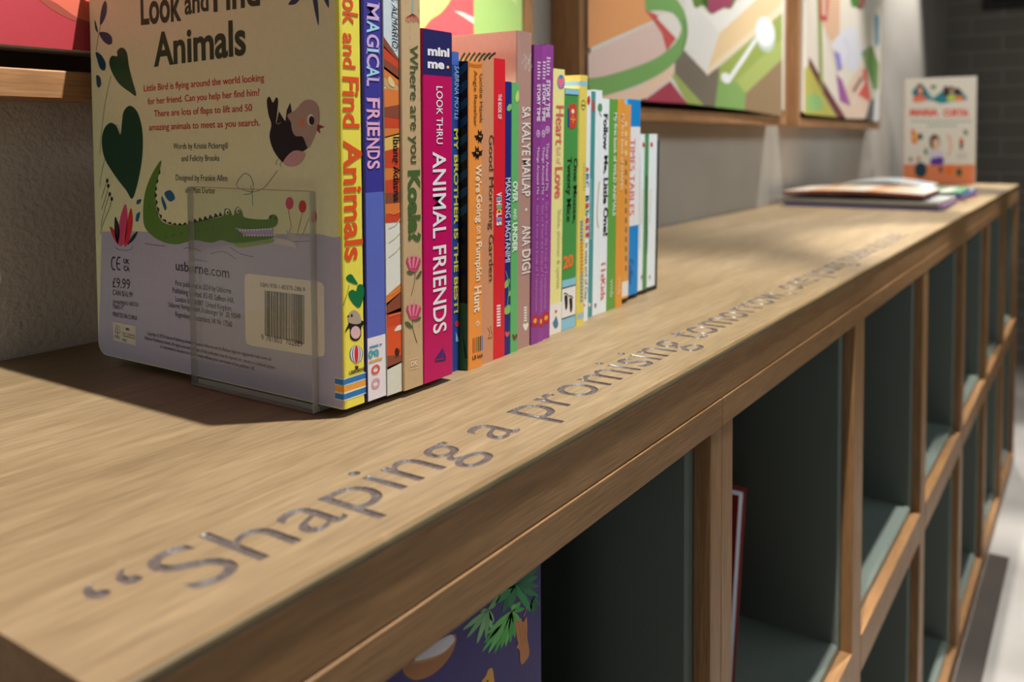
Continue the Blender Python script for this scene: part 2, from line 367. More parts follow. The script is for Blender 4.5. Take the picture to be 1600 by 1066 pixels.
# ------------------------------------------------------------------ framed paintings
def painting(label, x0, x1, paint, h=.98):
    z0 = .2035; yf = .660; bw = .022; base = ((x0+x1)/2, .711, z0)
    t = thing('framed_painting', base, label, 'painting', None)
    q = MB()
    for a, c, lo, hi, mt in ((x0, x1, z0, z0+bw, FRAME_W), (x0, x1, z0+h-bw, z0+h, FRAME_W), (x0, x0+bw, z0+bw, z0+h-bw, FRAME_WZ), (x1-bw, x1, z0+bw, z0+h-bw, FRAME_WZ)):
        q.box(a, c, yf, .711, lo, hi, mt)
    q.build('frame', base, t, bevel=.0012)
    q = MB(); q.box(x0+bw, x1-bw, .700, .706, z0+bw, z0+h-bw, flat((70, 52, 38), .7, 'board')); q.build('backing_board', base, t)
    q = MB(); g = .016; cx0, cx1, cz0, cz1 = x0+bw+.005, x1-bw-.014, z0+bw+g, z0+h-bw-g
    q.box(cx0, cx1, .6555, .6995, cz0, cz1, flat((226, 218, 205), .75, 'canvas'))
    f = Face(q, 'y', .6555); f.gain = 1.05; paint(f, cx0, cx1, cz0, cz1); q.build('canvas', base, t)
def paint1(f, x0, x1, z0, z1):
    f.band(x0, x1, z0, z1, (168, 58, 66), 1)
    f.poly([(x0, z0+.35), (x0+.62, z0+.12), (x0+.62, z1), (x0, z1)], (196, 84, 78), 2)
    f.pp([(60, -5), (130, 34), (150, 42), (240, 60), (420, -10), (300, -150), (60, -60)], (205, 104, 84), 3)
    f.pp(smooth([(52, -10), (86, 4), (120, 27), (150, 38), (150, 44), (110, 30), (80, 14)]), (150, 74, 62), 4)
    g = f.uv(740, 20)[0]
    f.band(x0+.6, g, z0, z1, (214, 92, 95), 4)
    f.pp(smooth([(560, 90), (655, 50), (660, 48), (672, 32), (690, 19), (706, -4), (730, -60), (560, -80)], 5), (192, 200, 116), 5)
    f.pp([(560, -100), (700, -100), (704, -4), (692, 14), (674, 26), (664, 40), (640, 30), (560, 40)], (206, 209, 128), 6)
    f.pp([(709, 17), (722, 19), (741, 28), (741, 38), (725, 27)], (236, 214, 196), 6)
    f.band(g, x1, z0, z1, (160, 190, 112), 7)
    f.pp([(770, -60), (808, -60), (808, 10), (790, -10)], (176, 202, 128), 8)
def paint2(f, x0, x1, z0, z1):
    P = f.pp
    f.poly([(x0, z0+.45), (x1, z0+.4), (x1, z1), (x0, z1)], (236, 200, 150), 1)
    P([(919, -160), (1012, -120), (1010, 8), (1014, 18), (1022, 31), (919, 76)], (232, 162, 108), 2)
    P([(919, 84), (1020, 36), (1030, 46), (1042, 80), (1050, 102), (1000, 120), (950, 128), (919, 132)], (224, 194, 184), 3)
    P([(960, 168), (919, 150), (990, 140), (1052, 98), (1055, 116), (1040, 128), (1003, 156), (985, 160)], (236, 203, 178), 3)
    P([(1024, 22), (1034, 30), (1058, 58), (1042, 80), (1034, 52), (1022, 34), (1008, 16)], (204, 92, 88), 4)
    P([(1026, 28), (1040, 20), (1056, 20), (1066, 34), (1068, 48), (1058, 62)], (230, 222, 212), 5)
    P([(1005, 158), (1047, 127), (1074, 162)], (172, 72, 88), 4)
    P([(1066, -60), (1082, -60), (1084, 4), (1100, 20), (1125, 50), (1104, 116), (1068, 75), (1072, 40)], (228, 223, 216), 4)
    P([(1085, 4), (1110, 24), (1130, 15), (1165, -4), (1220, -60), (1220, -30), (1124, 52)], (236, 231, 222), 5)
    P(smooth([(1078, -60), (1160, -60), (1150, -2), (1140, 14), (1128, 12), (1112, 22), (1098, 8), (1084, 9)], 3), (104, 132, 66), 6)
    P([(1112, -20), (1150, -30), (1142, 14), (1134, 10), (1124, 16), (1112, 22), (1104, 12)], (164, 78, 104), 7)
    P([(1094, -30), (1104, -30), (1106, 10), (1098, 6)], (70, 96, 50), 7)
    P([(1124, 52), (1190, -8), (1221, -40), (1221, 10), (1105, 112)], (232, 202, 158), 6)
    P([(1105, 108), (1221, 6), (1221, 20), (1104, 119)], (240, 216, 184), 7)
    P([(1055, 86), (1066, 76), (1105, 117), (1124, 104), (1118, 167), (1100, 165), (1054, 114)], (124, 114, 100), 5)
    P([(1050, 118), (1054, 114), (1100, 165), (1074, 162)], (160, 176, 98), 6)
    P([(1124, 104), (1222, 20), (1222, 92), (1165, 146), (1163, 172), (1117, 167)], (158, 172, 90), 5)
    P([(1150, 126), (1222, 60), (1222, 92), (1165, 146)], (174, 186, 108), 6)
    P([(1117, 167), (1122, 126), (1148, 128), (1165, 146), (1163, 172)], (136, 172, 100), 7)
    P([(1165, 146), (1222, 92), (1222, 182), (1163, 172)], (154, 128, 98), 7)
    f.line([(1008, 4), (1030, 2), (1052, 8), (1066, 28), (1069, 52), (1058, 78), (1030, 102), (990, 120), (945, 134), (919, 138)], 28, (126, 170, 100), 8)
    f.line([(1069, 30), (1072, 55), (1066, 78)], 5, (88, 130, 72), 9)
    P(ell(1196, 56, 15, 26, -.12), (190, 206, 190), 8); P(ell(1195, 50, 15, 24, -.12), (246, 244, 240), 9)
    f.line([(1182, 60), (1165, 86), (1150, 108), (1138, 126)], 10, (240, 238, 234), 8); P(ell(1134, 122, 7, 9, -.6), (240, 238, 234), 9)
    f.poly([(x0, z0+.55), (x0+.5, z0+.75), (x0+.2, z1), (x0, z1)], (176, 92, 90), 3)
    f.poly([(x0+.55, z0+.6), (x1, z0+.5), (x1, z1-.1), (x0+.7, z1)], (150, 170, 96), 3)
def paint3(f, x0, x1, z0, z1):
    P = f.pp
    f.band(x0, x1, z0, z1, (236, 224, 208), 1)
    P([(1257, 108), (1266, 98), (1282, 130), (1316, 184), (1257, 178)], (190, 182, 92), 2)
    P(smooth([(1262, 150), (1272, 146), (1288, 156), (1282, 172), (1262, 172)]), (150, 190, 120), 3)
    P([(1264, 88), (1282, 120), (1322, 185), (1308, 183), (1284, 142), (1263, 100)], (112, 58, 62), 4)
    P([(1275, -60), (1282, -60), (1286, 152), (1280, 120)], (150, 162, 84), 5)
    P([(1282, 30), (1296, -40), (1313, -40), (1312, 55), (1299, 66)], (228, 184, 152), 3)
    P([(1280, -50), (1298, -50), (1292, 33), (1280, 31)], (194, 74, 84), 6); P([(1284, -50), (1292, -50), (1290, 25), (1284, 24)], (226, 190, 160), 7)
    P([(1300, 66), (1318, 46), (1335, 40), (1350, 82), (1336, 112), (1314, 100)], (228, 224, 232), 4)
    P([(1302, 78), (1312, 84), (1316, 108), (1309, 112)], (152, 142, 202), 5)
    P([(1306, 115), (1316, 126), (1329, 166), (1312, 158)], (166, 92, 160), 5)
    P([(1310, 158), (1332, 120), (1348, 100), (1362, 150), (1350, 186), (1320, 185)], (236, 206, 184), 4)
    P([(1340, 148), (1350, 132), (1348, 112), (1353, 104), (1361, 160)], (226, 92, 78), 6)
    P([(1332, 140), (1346, 118), (1348, 124), (1334, 146)], (150, 80, 74), 7)
    P([(1367, 22), (1373, 25), (1373, 70), (1368, 72)], (76, 152, 172), 5)
    P([(1320, -60), (1346, -60), (1344, 14), (1330, 10)], (88, 132, 66), 5); P([(1344, -40), (1352, -40), (1350, 12), (1341, 16)], (166, 66, 96), 6)
    P([(1346, 82), (1362, 70), (1373, 100), (1372, 140), (1364, 140)], (124, 160, 92), 5)
    P([(1351, 187), (1360, 158), (1374, 148), (1374, 192)], (94, 92, 92), 6); P([(1364, 189), (1367, 150), (1373, 146), (1373, 190)], (238, 238, 236), 7)
    f.poly([(x0, z0+.45), (x1, z0+.55), (x1-.2, z1), (x0, z1)], (214, 190, 150), 2)
    for p, w_, c in (([(1262, -20), (1264, 40), (1262, 86)], 2.5, (206, 196, 150)), ([(1290, 48), (1300, 84), (1309, 120)], 2, (190, 130, 110)), ([(1320, 30), (1330, 60), (1344, 90)], 3, (240, 232, 206)), ([(1338, -20), (1352, 30), (1350, 70)], 4, (236, 214, 150)),
                     ([(1356, 20), (1358, 60), (1352, 96)], 4, (226, 196, 170)), ([(1330, 166), (1342, 140), (1352, 126)], 3, (244, 226, 210)), ([(1316, 60), (1326, 76), (1322, 104)], 2, (196, 196, 226)), ([(1268, 118), (1282, 150), (1300, 180)], 4, (206, 196, 110)), ([(1362, 110), (1366, 134), (1364, 160)], 3, (96, 140, 84))): f.line(p, w_, c, 8)
painting('framed painting in reds and greens behind the row of books, nearest the viewer', -.040, 1.035, paint1)
painting('framed painting with a white spoon, open box and curling green ribbon', 1.165, 2.212, paint2)
painting('smallest framed painting of loose cream, magenta and red shapes, furthest along the wall', 2.310, 3.335, paint3)

# ================================================================== the row of books
ROW = 'picture books standing in a row on the counter'
def book(label, x0, x1, yf, h, depth, z0, k, spine, cover, paint=None, t=.0007, r=.0006, group=ROW, pages=None, rc=0):
    base = ((x0+x1)/2, yf+depth/2, z0); q = MB(); S, B = flat(spine), flat(cover)
    n = 3; yb = yf+depth
    out = [(x0, yb), (x0, yf+r)]+[(x0+r-r*math.cos(a), yf+r-r*math.sin(a)) for a in [math.pi/2*i/n for i in range(1, n+1)]]
    out += [(x1-r+r*math.sin(a), yf+r-r*math.cos(a)) for a in [math.pi/2*i/n for i in range(n+1)]]
    out += [(x1, yb), (x1-t, yb), (x1-t, yf+t), (x0+t, yf+t), (x0+t, yb)]
    side = [B]+[S]*(2*n+1)+[B]*2+[S]*5
    side = side[:len(out)]
    def rounded(ya, yb_, za, zb, r_):
        arc = [(math.cos(t), math.sin(t)) for t in [math.pi/2*i/5 for i in range(6)]]
        return [(ya, za)]+[(yb_-r_+r_*b, za+r_-r_*a) for a, b in arc]+[(yb_-r_+r_*a, zb-r_+r_*b) for a, b in arc]+[(ya, zb)]
    if rc:                                      # board book: the back board and pages have rounded outer corners
        out = [(x0, yf+r+.004)]+out[1:-2]+[(x0+t, yf+t), (x0+t, yf+r+.004)]; side = [B]+[S]*(2*n+1)+[B]*2+[S]*6; side = side[:len(out)]
        q.extr(rounded(yf+r+.004, yb, z0, z0+h, rc), 0, x0, x0+t, B)
    q.extr(out, 2, z0, z0+h, S, side)
    f = Face(q, 'y', yf, k, z0); fx = Face(q, 'x', x0, 0, z0); f.x0, f.x1, f.z0_, f.z1 = x0+.0002, x1-.0002, z0, z0+h
    fx.u0, fx.u1 = -yb, -yf
    def band(y0, y1, c, l=1, px=None):         # a coloured band across the spine between two picture heights
        px_ = px if px is not None else 0
        f.band(f.x0, f.x1, max(z0+.0003, f.uv(px_, y1)[1]), min(z0+h-.0003, f.uv(px_, y0)[1]), c, l)
    f.bandpx = band
    if paint: paint(f, fx)
    q.v = [(min(max(x, x0), x1), y, min(max(z, z0+.0002), z0+h-.0002)) if y < yf-1e-6 else (x, y, z) for x, y, z in q.v]
    q.v = [(x+k*(z-z0), y, z) for x, y, z in q.v]
    o = thing('book', base, label, 'book', group)
    q.build('cover', base, o)
    p = MB()
    if rc: p.extr(rounded(yf+t+.0001, yb-.002, z0+.001, z0+h-.0015, rc), 0, x0+t+.0001, x1-t-.0001, pages or PAPER)
    else: p.box(x0+t+.0001, x1-t-.0001, yf+t+.0001, yb-.002, z0+.001, z0+h-.0015, pages or PAPER)
    p.v = [(x+k*(z-z0), y, z) for x, y, z in p.v]; p.build('page_block', base, o)
    return o

# ---- the big board book whose back cover faces the viewer
LAV, CREAM = (170, 167, 186), (216, 218, 172)
def big_cover(f, fx):
    u0, u1 = fx.u0, fx.u1
    T, PP = fx.text, fx.pp
    z1 = lambda *p: Z(130, 0, 3.5525, p); z2 = lambda *p: Z(130, 290, 2.96, p)
    water = [(u0+.0004, .0155), (u0+.0012, .0118), (u0+.0034, .0086), (u0+.0062, .0064), (u0+.0102, .0055), (u1-.0005, .0056), (u1-.0005, .1120)]+[fx.uv(*p) for p in ((520, 371), (500, 366), (470, 365), (440, 366), (400, 366), (340, 368), (290, 368), (250, 363), (200, 361), (159, 362))]
    fx.poly(water, LAV, 1)
    DK = (16, 72, 42); TEAL = (14, 66, 84); INK = (28, 30, 34); GRN = (18, 66, 40); RED = (196, 48, 36)
    fx.L = 3
    # title and blurb
    T('Look', (220.6, 38), (283.4, 31), 50, GRN, bold=.022); T('and', (289, 22.5), (326, 16), 34, GRN, bold=.02); T('Find', (334, 17.5), (406.5, 7), 50, GRN, bold=.022)
    T('Animals', (241, 103), (384.5, 84), 51, GRN, bold=.024)
    for s_, a, b_, c in (('Little Bird is flying around the world looking', (225, 143), (413, 126.5), 10), ('for her friend. Can you help her find him?', (231, 163.5), (406, 149.5), 10),
                         ('There are lots of flaps to lift and 50', (241, 182.5), (394, 173.5), 10), ('amazing animals to meet as you search.', (233, 204), (406, 196.5), 10)):
        T(s_, a, b_, c, RED, bold=.008)
    for s_, a, b_, c in (('Words by Kristie Pickersgill', (271.3, 233), (356, 232), 9), ('and Felicity Brooks', (284, 252), (343, 251.3), 9), ('Designed by Frankie Allen', (275, 282), (355.5, 283), 9), ('and Matt Durber', (290, 301), (337, 302.5), 9)):
        T(s_, a, b_, c, (74, 70, 62))
    T('usborne.com', (275, 422), (358.5, 434.6), 15, INK, bold=.006)
    for s_, a, b_, c in (('First published in 2024 by Usborne', (274.6, 446), (361.5, 459), 8), ('Publishing Limited, 83-85 Saffron Hill,', (270.2, 457.2), (366.5, 474), 8), ('London EC1N 8RT, United Kingdom.', (274.6, 470.7), (363, 486.6), 8),
                         ('Usborne Verlag GmbH, Prüfeninger Str. 20, 93049', (263.4, 479.2), (376, 499), 7.5), ('Regensburg, Deutschland, VK Nr. 17560', (274.6, 494.4), (363, 511.3), 8),
                         ('Copyright © 2024 Usborne Publishing Limited. The name Usborne and the Balloon logo are registered trade marks of', (230.3, 523), (424, 564.3), 5),
                         ('Usborne Publishing Limited. All rights reserved. No part of this publication may be reproduced, stored in a retrieval system', (226.3, 530), (430, 577.2), 5),
                         ('or transmitted in any form or by any means without prior permission of the publisher. UE.', (250.6, 543.4), (398.6, 578.9), 5),
                         ('£9.99', (176.3, 448.8), (203.6, 452), 15, ), ('CAN $16.99', (176.6, 460.6), (207.7, 465), 8), ('JFMAMJJAS ND/23', (176.6, 475), (216, 479), 6), ('7885/1', (176.6, 482), (191.8, 484), 6), ('PRINTED IN CHINA', (176.6, 494.4), (215, 501), 7)):
        T(s_, a, b_, c, INK)
    # conformity marks
    for cx_ in (177.6, 185.8):
        fx.line([(cx_+2.6, 402.5), (cx_-1.4, 403.2), (cx_-3.4, 411.5), (cx_-1.4, 420), (cx_+2.6, 421.8)], 2.6, INK, 4)
    fx.line([(183, 411.8), (187.6, 412.4)], 2.3, INK, 4, sm=False)
    T('UK', (193.5, 411.3), (202.8, 413), 7.5, INK, bold=.03); T('CA', (193.5, 422.4), (203, 424.3), 7.5, INK, bold=.03)
    # small paper label
    PP([(176, 503), (212, 510), (212, 540), (178, 531.5)], (206, 200, 182), 3)
    fx.line([(180, 518), (183, 508), (186, 510), (188, 519), (184, 521), (180, 518)], 1, INK, 5, sm=False); fx.line([(184, 512), (184, 524)], 1, INK, 5, sm=False)
    T('FSC', (180, 528), (188, 530), 4.5, INK, 5, bold=.02); T('MIX', (197, 516), (203, 517), 4, INK, 5, bold=.03); T('Paper | Supporting', (192, 521.5), (211, 526), 3, INK, 5); T('responsible forestry', (192, 525.5), (211, 530), 3, INK, 5); T('FSC', (192, 533), (199, 534.5), 4, INK, 5, bold=.02)
    # barcode
    c = [(383, 430), (388, 427.8), (440, 433.4), (498, 440), (504, 442.5), (506.5, 448), (507.5, 550), (506, 556), (500, 557.5), (440, 548), (392, 540), (386, 537), (384, 530), (382, 440)]
    PP(c, (222, 214, 196), 3)
    T('ISBN 978-1-80370-288-9', (407, 448), (477, 456), 6.5, INK, 5)
    rr = random.Random(3); x = 414.0; WH = [1, 2, 1, 1, 3, 1, 2, 1, 1, 1]
    while x < 474.5:
        wd = .55*rr.choice((1, 1, 2, 2, 3)); t_ = (x-414)/60
        g = .5 if x in (414.0,) else 0
        tt = min(1, (x+wd-414)/60)
        PP([(x, 454+7*t_), (x+wd, 454+7*tt), (x+wd, 524+14*tt), (x, 524+14*t_)], INK, 5); x += wd+.55*rr.choice((1, 1, 2, 2))
    T('9', (408.7, 531.5), (412.2, 532), 9, INK, 5); T('781803', (416, 532.5), (441, 537), 9, INK, 5); T('702889', (447, 538), (473, 542.5), 9, INK, 5)
    # hearts, leaves and stems
    PP(smooth(z1((295, 530), (272, 440), (255, 370), (242, 290), (215, 264), (190, 283), (189, 312), (160, 310), (145, 345), (160, 400), (200, 465), (255, 508)), 4), DK, 4)
    PP(smooth(z1((272, 1104), (300, 1030), (325, 900), (332, 790), (325, 700), (300, 620), (260, 587), (225, 620), (215, 690), (207, 748), (185, 700), (150, 682), (115, 720), (104, 790), (120, 880), (180, 980), (240, 1058)), 4), (14, 62, 38), 4)
    for p in (((95, 140), (100, 60), (120, 5), (132, 30), (125, 90)), ((90, 182), (130, 180), (158, 205), (160, 240), (140, 248), (110, 225)), ((70, 290), (100, 305), (125, 350), (120, 390), (95, 380), (78, 330)), ((74, 418), (95, 430), (100, 470), (87, 487), (76, 470)), ((64, 110), (75, 140), (82, 180), (68, 160)),
              ((1140, 25), (1165, -8), (1205, -14), (1180, 22)), ((1275, -10), (1300, -10), (1308, 140), (1290, 80)), ((1335, -10), (1360, -10), (1363, 45))):
        PP(smooth(z1(*p), 4), TEAL, 4)
    fx.line(z1((102, 120), (88, 185), (72, 280)), .9, INK, 4); fx.line(z1((155, 420), (125, 560), (106, 700), (92, 860)), .8, INK, 4); fx.line(z1((122, 880), (105, 950), (92, 1040)), .8, INK, 4)
    fx.line(z1((172, 712), (182, 698), (196, 700), (208, 744)), .7, INK, 6)
    for p in (((80, 225), (95, 170), (120, 110), (133, 65)), ((82, 190), (100, 110), (122, 40)), ((85, 110), (105, 55), (117, 5)), ((84, 60), (98, 20), (112, -20))): fx.line(z2(*p), 1, INK, 4)
    for p in ((117, 2), (124, 40), (133, 62), (112, -22)): PP(ell(130+p[0]/2.96, 290+p[1]/2.96, 2, 3.4), INK, 5)
    # little bird
    K = (26, 24, 30)
    PP(smooth(z1((1045, 690), (1030, 640), (1020, 560), (1035, 537), (1053, 570), (1072, 541), (1083, 560), (1076, 640), (1075, 690), (1140, 665), (1200, 700), (1215, 750), (1250, 815), (1200, 850), (1150, 870), (1112, 902), (1060, 840), (1035, 760)), 4), K, 4)
    PP(z1((1072, 690), (1087, 618), (1120, 672)), K, 4); PP(z1((1122, 680), (1131, 612), (1150, 570), (1165, 660)), (44, 40, 48), 5)
    PP(smooth(z1((1135, 640), (1180, 610), (1225, 560), (1272, 557), (1305, 590), (1313, 660), (1300, 720), (1262, 810), (1245, 815), (1220, 760), (1180, 755), (1160, 720), (1155, 680)), 4), (168, 146, 130), 6)
    PP(smooth(z1((1112, 902), (1150, 850), (1190, 835), (1235, 855), (1200, 912), (1150, 926)), 4), (196, 152, 150), 7)
    for (x, y, a, b_, cc, l) in ((1265, 665, 20, 32, (226, 220, 208), 7), (1270, 669, 15, 25, K, 8), (1216, 682, 15, 26, (206, 126, 92), 7)): PP(ell(*z1((x, y))[0], a/3.55, b_/3.55), cc, l)
    PP(z1((1303, 690), (1342, 705), (1312, 716), (1318, 744), (1298, 722)), (150, 36, 66), 7)
    for p in (((1085, 882), (1072, 900), (1076, 916)), ((1110, 895), (1095, 908), (1098, 926))): fx.line(z1(*p), .8, K, 5)
    fx.line(z1((1080, 945), (1040, 1000), (1000, 1045), (940, 1066), (880, 1050), (852, 1030), (868, 990), (900, 963), (932, 985), (946, 1040), (930, 1075), (890, 1080)), .9, (40, 92, 92), 4)
    fx.line(z2((775, 0), (782, 40), (785, 92)), .9, (40, 92, 92), 4)
    for p in (((405, 22), (425, 58), (400, 74), (376, 36)), ((366, 50), (386, 98), (378, 114), (363, 70)), ((250, 68), (270, 64), (262, 84), (248, 86)), ((264, 124), (248, 132), (243, 160), (254, 166))): PP(smooth(z2(*p), 4), (24, 92, 130), 4)
    # crocodile
    body = ((362, -117), (328, -70), (300, -10), (282, 60), (278, 150), (290, 200), (330, 240), (380, 264), (430, 272), (470, 264), (520, 252), (560, 260), (600, 264), (640, 252), (680, 264), (740, 264), (800, 257), (860, 247), (878, 240), (878, 232), (780, 234), (742, 224), (720, 208), (706, 195), (760, 204), (820, 200), (880, 194), (900, 175), (900, 150), (885, 134), (862, 140), (855, 156), (800, 156), (745, 146), (735, 120), (716, 98), (702, 114), (698, 136), (690, 136), (678, 110), (655, 108), (648, 140), (600, 152), (540, 167), (480, 182), (420, 184), (370, 170), (345, 130), (332, 60), (337, 0), (352, -60))
    PP(smooth(z2(*body), 3), (84, 124, 44), 5)
    PP(z2((706, 195), (760, 204), (880, 196), (879, 236), (780, 236), (735, 222)), (170, 152, 200), 4)
    PP(smooth(z2((700, 266), (790, 262), (878, 246), (876, 264), (800, 278), (725, 288)), 4), (130, 158, 78), 6)
    for i in range(12):
        x = 722+i*13; PP(z2((x, 204-i*.5), (x+9, 204-i*.5), (x+4, 214-i*.5)), (236, 232, 224), 6); PP(z2((x+18, 234), (x+26, 234), (x+22, 224)), (236, 232, 224), 6)
    sp = [(352, -80), (341, -40), (333, 0), (330, 30), (332, 62), (337, 95), (347, 130), (362, 158), (388, 174), (412, 182), (436, 184), (460, 184), (484, 180), (508, 175), (532, 169), (556, 163), (580, 157), (604, 150), (628, 144), (646, 140)]
    for a, b_ in zip(sp[:-1], sp[1:]):
        mx, my = (a[0]+b_[0])/2, (a[1]+b_[1])/2; dx, dy = b_[0]-a[0], b_[1]-a[1]; L_ = math.hypot(dx, dy); hh = 12+9*(mx > 480)
        PP(z2((a[0]-dy/L_*3*-1, a[1]), (b_[0], b_[1]), (mx+dy/L_*hh, my-dx/L_*hh)), (20, 26, 20), 4)
    for x, y in ((668, 122), (718, 115)): PP(ell(*z2((x, y))[0], 2.8, 4.4), (232, 228, 214), 7); PP(ell(*z2((x+2, y+3))[0], 1.4, 2.6), K, 8)
    PP(ell(*z2((868, 146))[0], 1.2, 2.2), K, 7); PP(ell(*z2((892, 150))[0], 1.2, 2.2), K, 7)
    for i in range(26):
        x = 300+(i*37) % 330; y = 190+(i*53) % 60 if x > 340 else 80+(i*41) % 120
        fx.line(z2((x, y), (x+5, y+8), (x+9, y)), .7, (58, 92, 34), 6)
    # plants, balloons and boat
    for p, cc in ((((165, 274), (140, 240), (124, 190), (150, 215)), (190, 40, 60)), (((160, 270), (146, 210), (149, 143), (170, 205)), (24, 30, 34)), (((165, 272), (168, 170), (196, 84), (206, 165), (196, 250), (188, 272)), (206, 66, 110)), (((192, 274), (204, 170), (222, 104), (230, 170), (218, 240), (204, 274)), (204, 36, 44)), (((206, 274), (228, 232), (254, 212), (236, 250)), (24, 30, 34))):
        PP(smooth(z2(*p), 4), cc, 5)
    fx.line(z2((148, 280), (160, 294), (200, 300), (226, 292), (228, 276)), .8, (90, 78, 96), 4)
    for x, y, a, cc in ((955, 82, 18, (206, 72, 104)), (1015, 97, 17, (204, 36, 44)), (1068, 145, 13, (206, 62, 88))):
        PP(ell(*z2((x, y))[0], a/2.96, 29/2.96), cc, 5)
    for p in (((950, 112), (956, 150), (962, 190), (955, 212)), ((1012, 127), (1004, 170), (990, 226)), ((1046, 150), (1030, 190), (1015, 228))): fx.line(z2(*p), .9, (186, 64, 60), 5)
    PP(z2((938, 208), (965, 222), (1004, 236), (990, 256), (955, 246)), (188, 178, 176), 6)
    PP(z2((878, 238), (930, 248), (980, 264), (988, 300), (972, 284), (880, 266)), (196, 188, 184), 5)
    for p in (((285, 268), (330, 275), (380, 280)), ((465, 292), (500, 286), (545, 305)), ((590, 316), (650, 306), (710, 342)), ((680, 286), (730, 316), (790, 330)), ((505, 343), (540, 346), (575, 352)), ((905, 255), (940, 262), (1060, 256))): fx.line(z2(*p), .9, (92, 80, 98), 4)
    # ---- spine of the same book
    f.L = 2; O = (224, 84, 38)
    f.down('Look', 534.5, 559, -43, 39, O, bold=.02)
    f.down('and', 535.4, 555, 52, 107, O, bold=.02); f.down('Find', 535.4, 561, 120, 200, O, bold=.024); f.down('Animals', 537, 566, 219, 407, O, bold=.026)
    s4 = lambda *p: Z(500, 300, 2.96, p)
    for p in (((120, 398), (130, 384), (145, 381), (158, 398), (174, 428), (134, 416)), ((130, 470), (148, 452), (166, 458), (174, 432), (194, 428), (204, 450), (200, 490), (180, 536), (146, 508))): f.pp(smooth(s4(*p), 4), (18, 110, 62), 3)
    f.line(s4((134, 432), (122, 480), (106, 528)), .9, (18, 90, 52), 3)
    f.pp(smooth(s4((114, 652), (132, 608), (140, 592), (185, 592), (214, 610), (192, 622), (188, 670), (165, 690), (140, 676), (136, 630)), 4), K, 3)
    f.pp(smooth(s4((130, 600), (134, 562), (158, 546), (182, 566), (190, 602), (164, 612)), 4), (176, 156, 138), 4); f.pp(ell(*s4((164, 650))[0], 7.6, 10), (222, 178, 180), 4)
    f.pp(ell(*s4((146, 572))[0], 1.5, 2.4), K, 5); f.pp(s4((134, 568), (122, 576), (134, 582)), (190, 70, 60), 4)
    for a in (160, 172): f.line(s4((a, 672), (a, 688)), .7, K, 3, sm=False)
    for rx, cc, l in ((31, (40, 120, 160), 3), (26, (240, 236, 224), 4), (20, (110, 60, 140), 5), (15, (240, 236, 224), 6), (9.5, (206, 40, 60), 7)): f.pp(ell(*s4((167, 750))[0], rx/2.96, 41/2.96), cc, l)
    f.pp(s4((160, 806), (178, 804), (174, 822), (164, 823)), (60, 40, 30), 4)
    f.text('USBORNE', (545, 586), (570, 578.5), 5.5, (40, 40, 44), 5, bold=.03)
    for a, b_, cc in ((593.9, 602.7, (36, 116, 186)), (604.7, 614.2, (236, 160, 56)), (616.9, 626, (36, 116, 186))):
        va, vb = f.uv(535.5, a)[1], f.uv(535.5, b_)[1]
        f.band(f.x0, f.x1, vb, va, cc, 2); fx.band(fx.u1-.0072, fx.u1-.0001, vb, va, cc, 4)
        for v in (va, vb-.0005): f.band(f.x0, f.x1, v, v+.0005, (240, 236, 220), 3); fx.band(fx.u1-.0072, fx.u1-.0001, v, v+.0005, (226, 216, 190), 5)
book('thick yellow-spined picture book with back cover of crocodile, bird and barcode facing the viewer', .3832, .4030, .3840, .302, .2665, .005, 0, (238, 222, 84), CREAM, big_cover, t=.002, r=.0026, rc=.010)

def s_magical(f, fx):
    f.bandpx(300, 525, (92, 106, 190), 1, 590); f.bandpx(525, 640, (232, 222, 228), 1, 590)
    f.L = 2
    for s_, a, b_, cc in (('M', 6, 31, (206, 176, 226)), ('A', 33, 52, (170, 214, 238)), ('G', 54, 74, (206, 176, 226)), ('I', 76.5, 81, (170, 214, 238)), ('C', 84, 105, (206, 176, 226)), ('A', 104, 121, (170, 214, 238)), ('L', 122, 135, (206, 176, 226))):
        f.down(s_, 572.6, 592.3, a, b_, cc, bold=.02)
    for s_, a, b_ in (('F', 153.5, 169), ('R', 171.5, 188), ('I', 191, 195.5), ('E', 198.5, 213), ('N', 216, 232), ('D', 235, 249), ('S', 251, 264)): f.down(s_, 573.5, 593.2, a, b_, (238, 176, 208), bold=.022)
    for y in (6, 31, 76, 81.5, 122, 153.5, 171.5, 190.5, 196, 216, 232): f.line([(573, y-1.5), (573, y+2.5)], 1.6, (222, 176, 216), 5, sm=False); f.line([(592, y-1.5), (592, y+2.5)], 1.6, (222, 176, 216), 5, sm=False)
    f.down('i', 577, 596.5, 539, 542, (70, 136, 190), bold=.02)
    f.down('g', 575, 591.5, 546, 559, (64, 164, 172), bold=.02); f.down('l', 576, 597, 561.5, 564.5, (226, 170, 60), bold=.02); f.down('o', 580, 593.5, 570, 585, (220, 90, 76), bold=.012); f.down('o', 580, 593.5, 591, 607, (214, 160, 172), bold=.012)
book('dark blue spine with pink and pale lettering above a white foot, beside the yellow spine', .4033, .4204, .3828, .300, .266, .005, 0, (62, 56, 150), (60, 54, 146), s_magical, r=.0012)

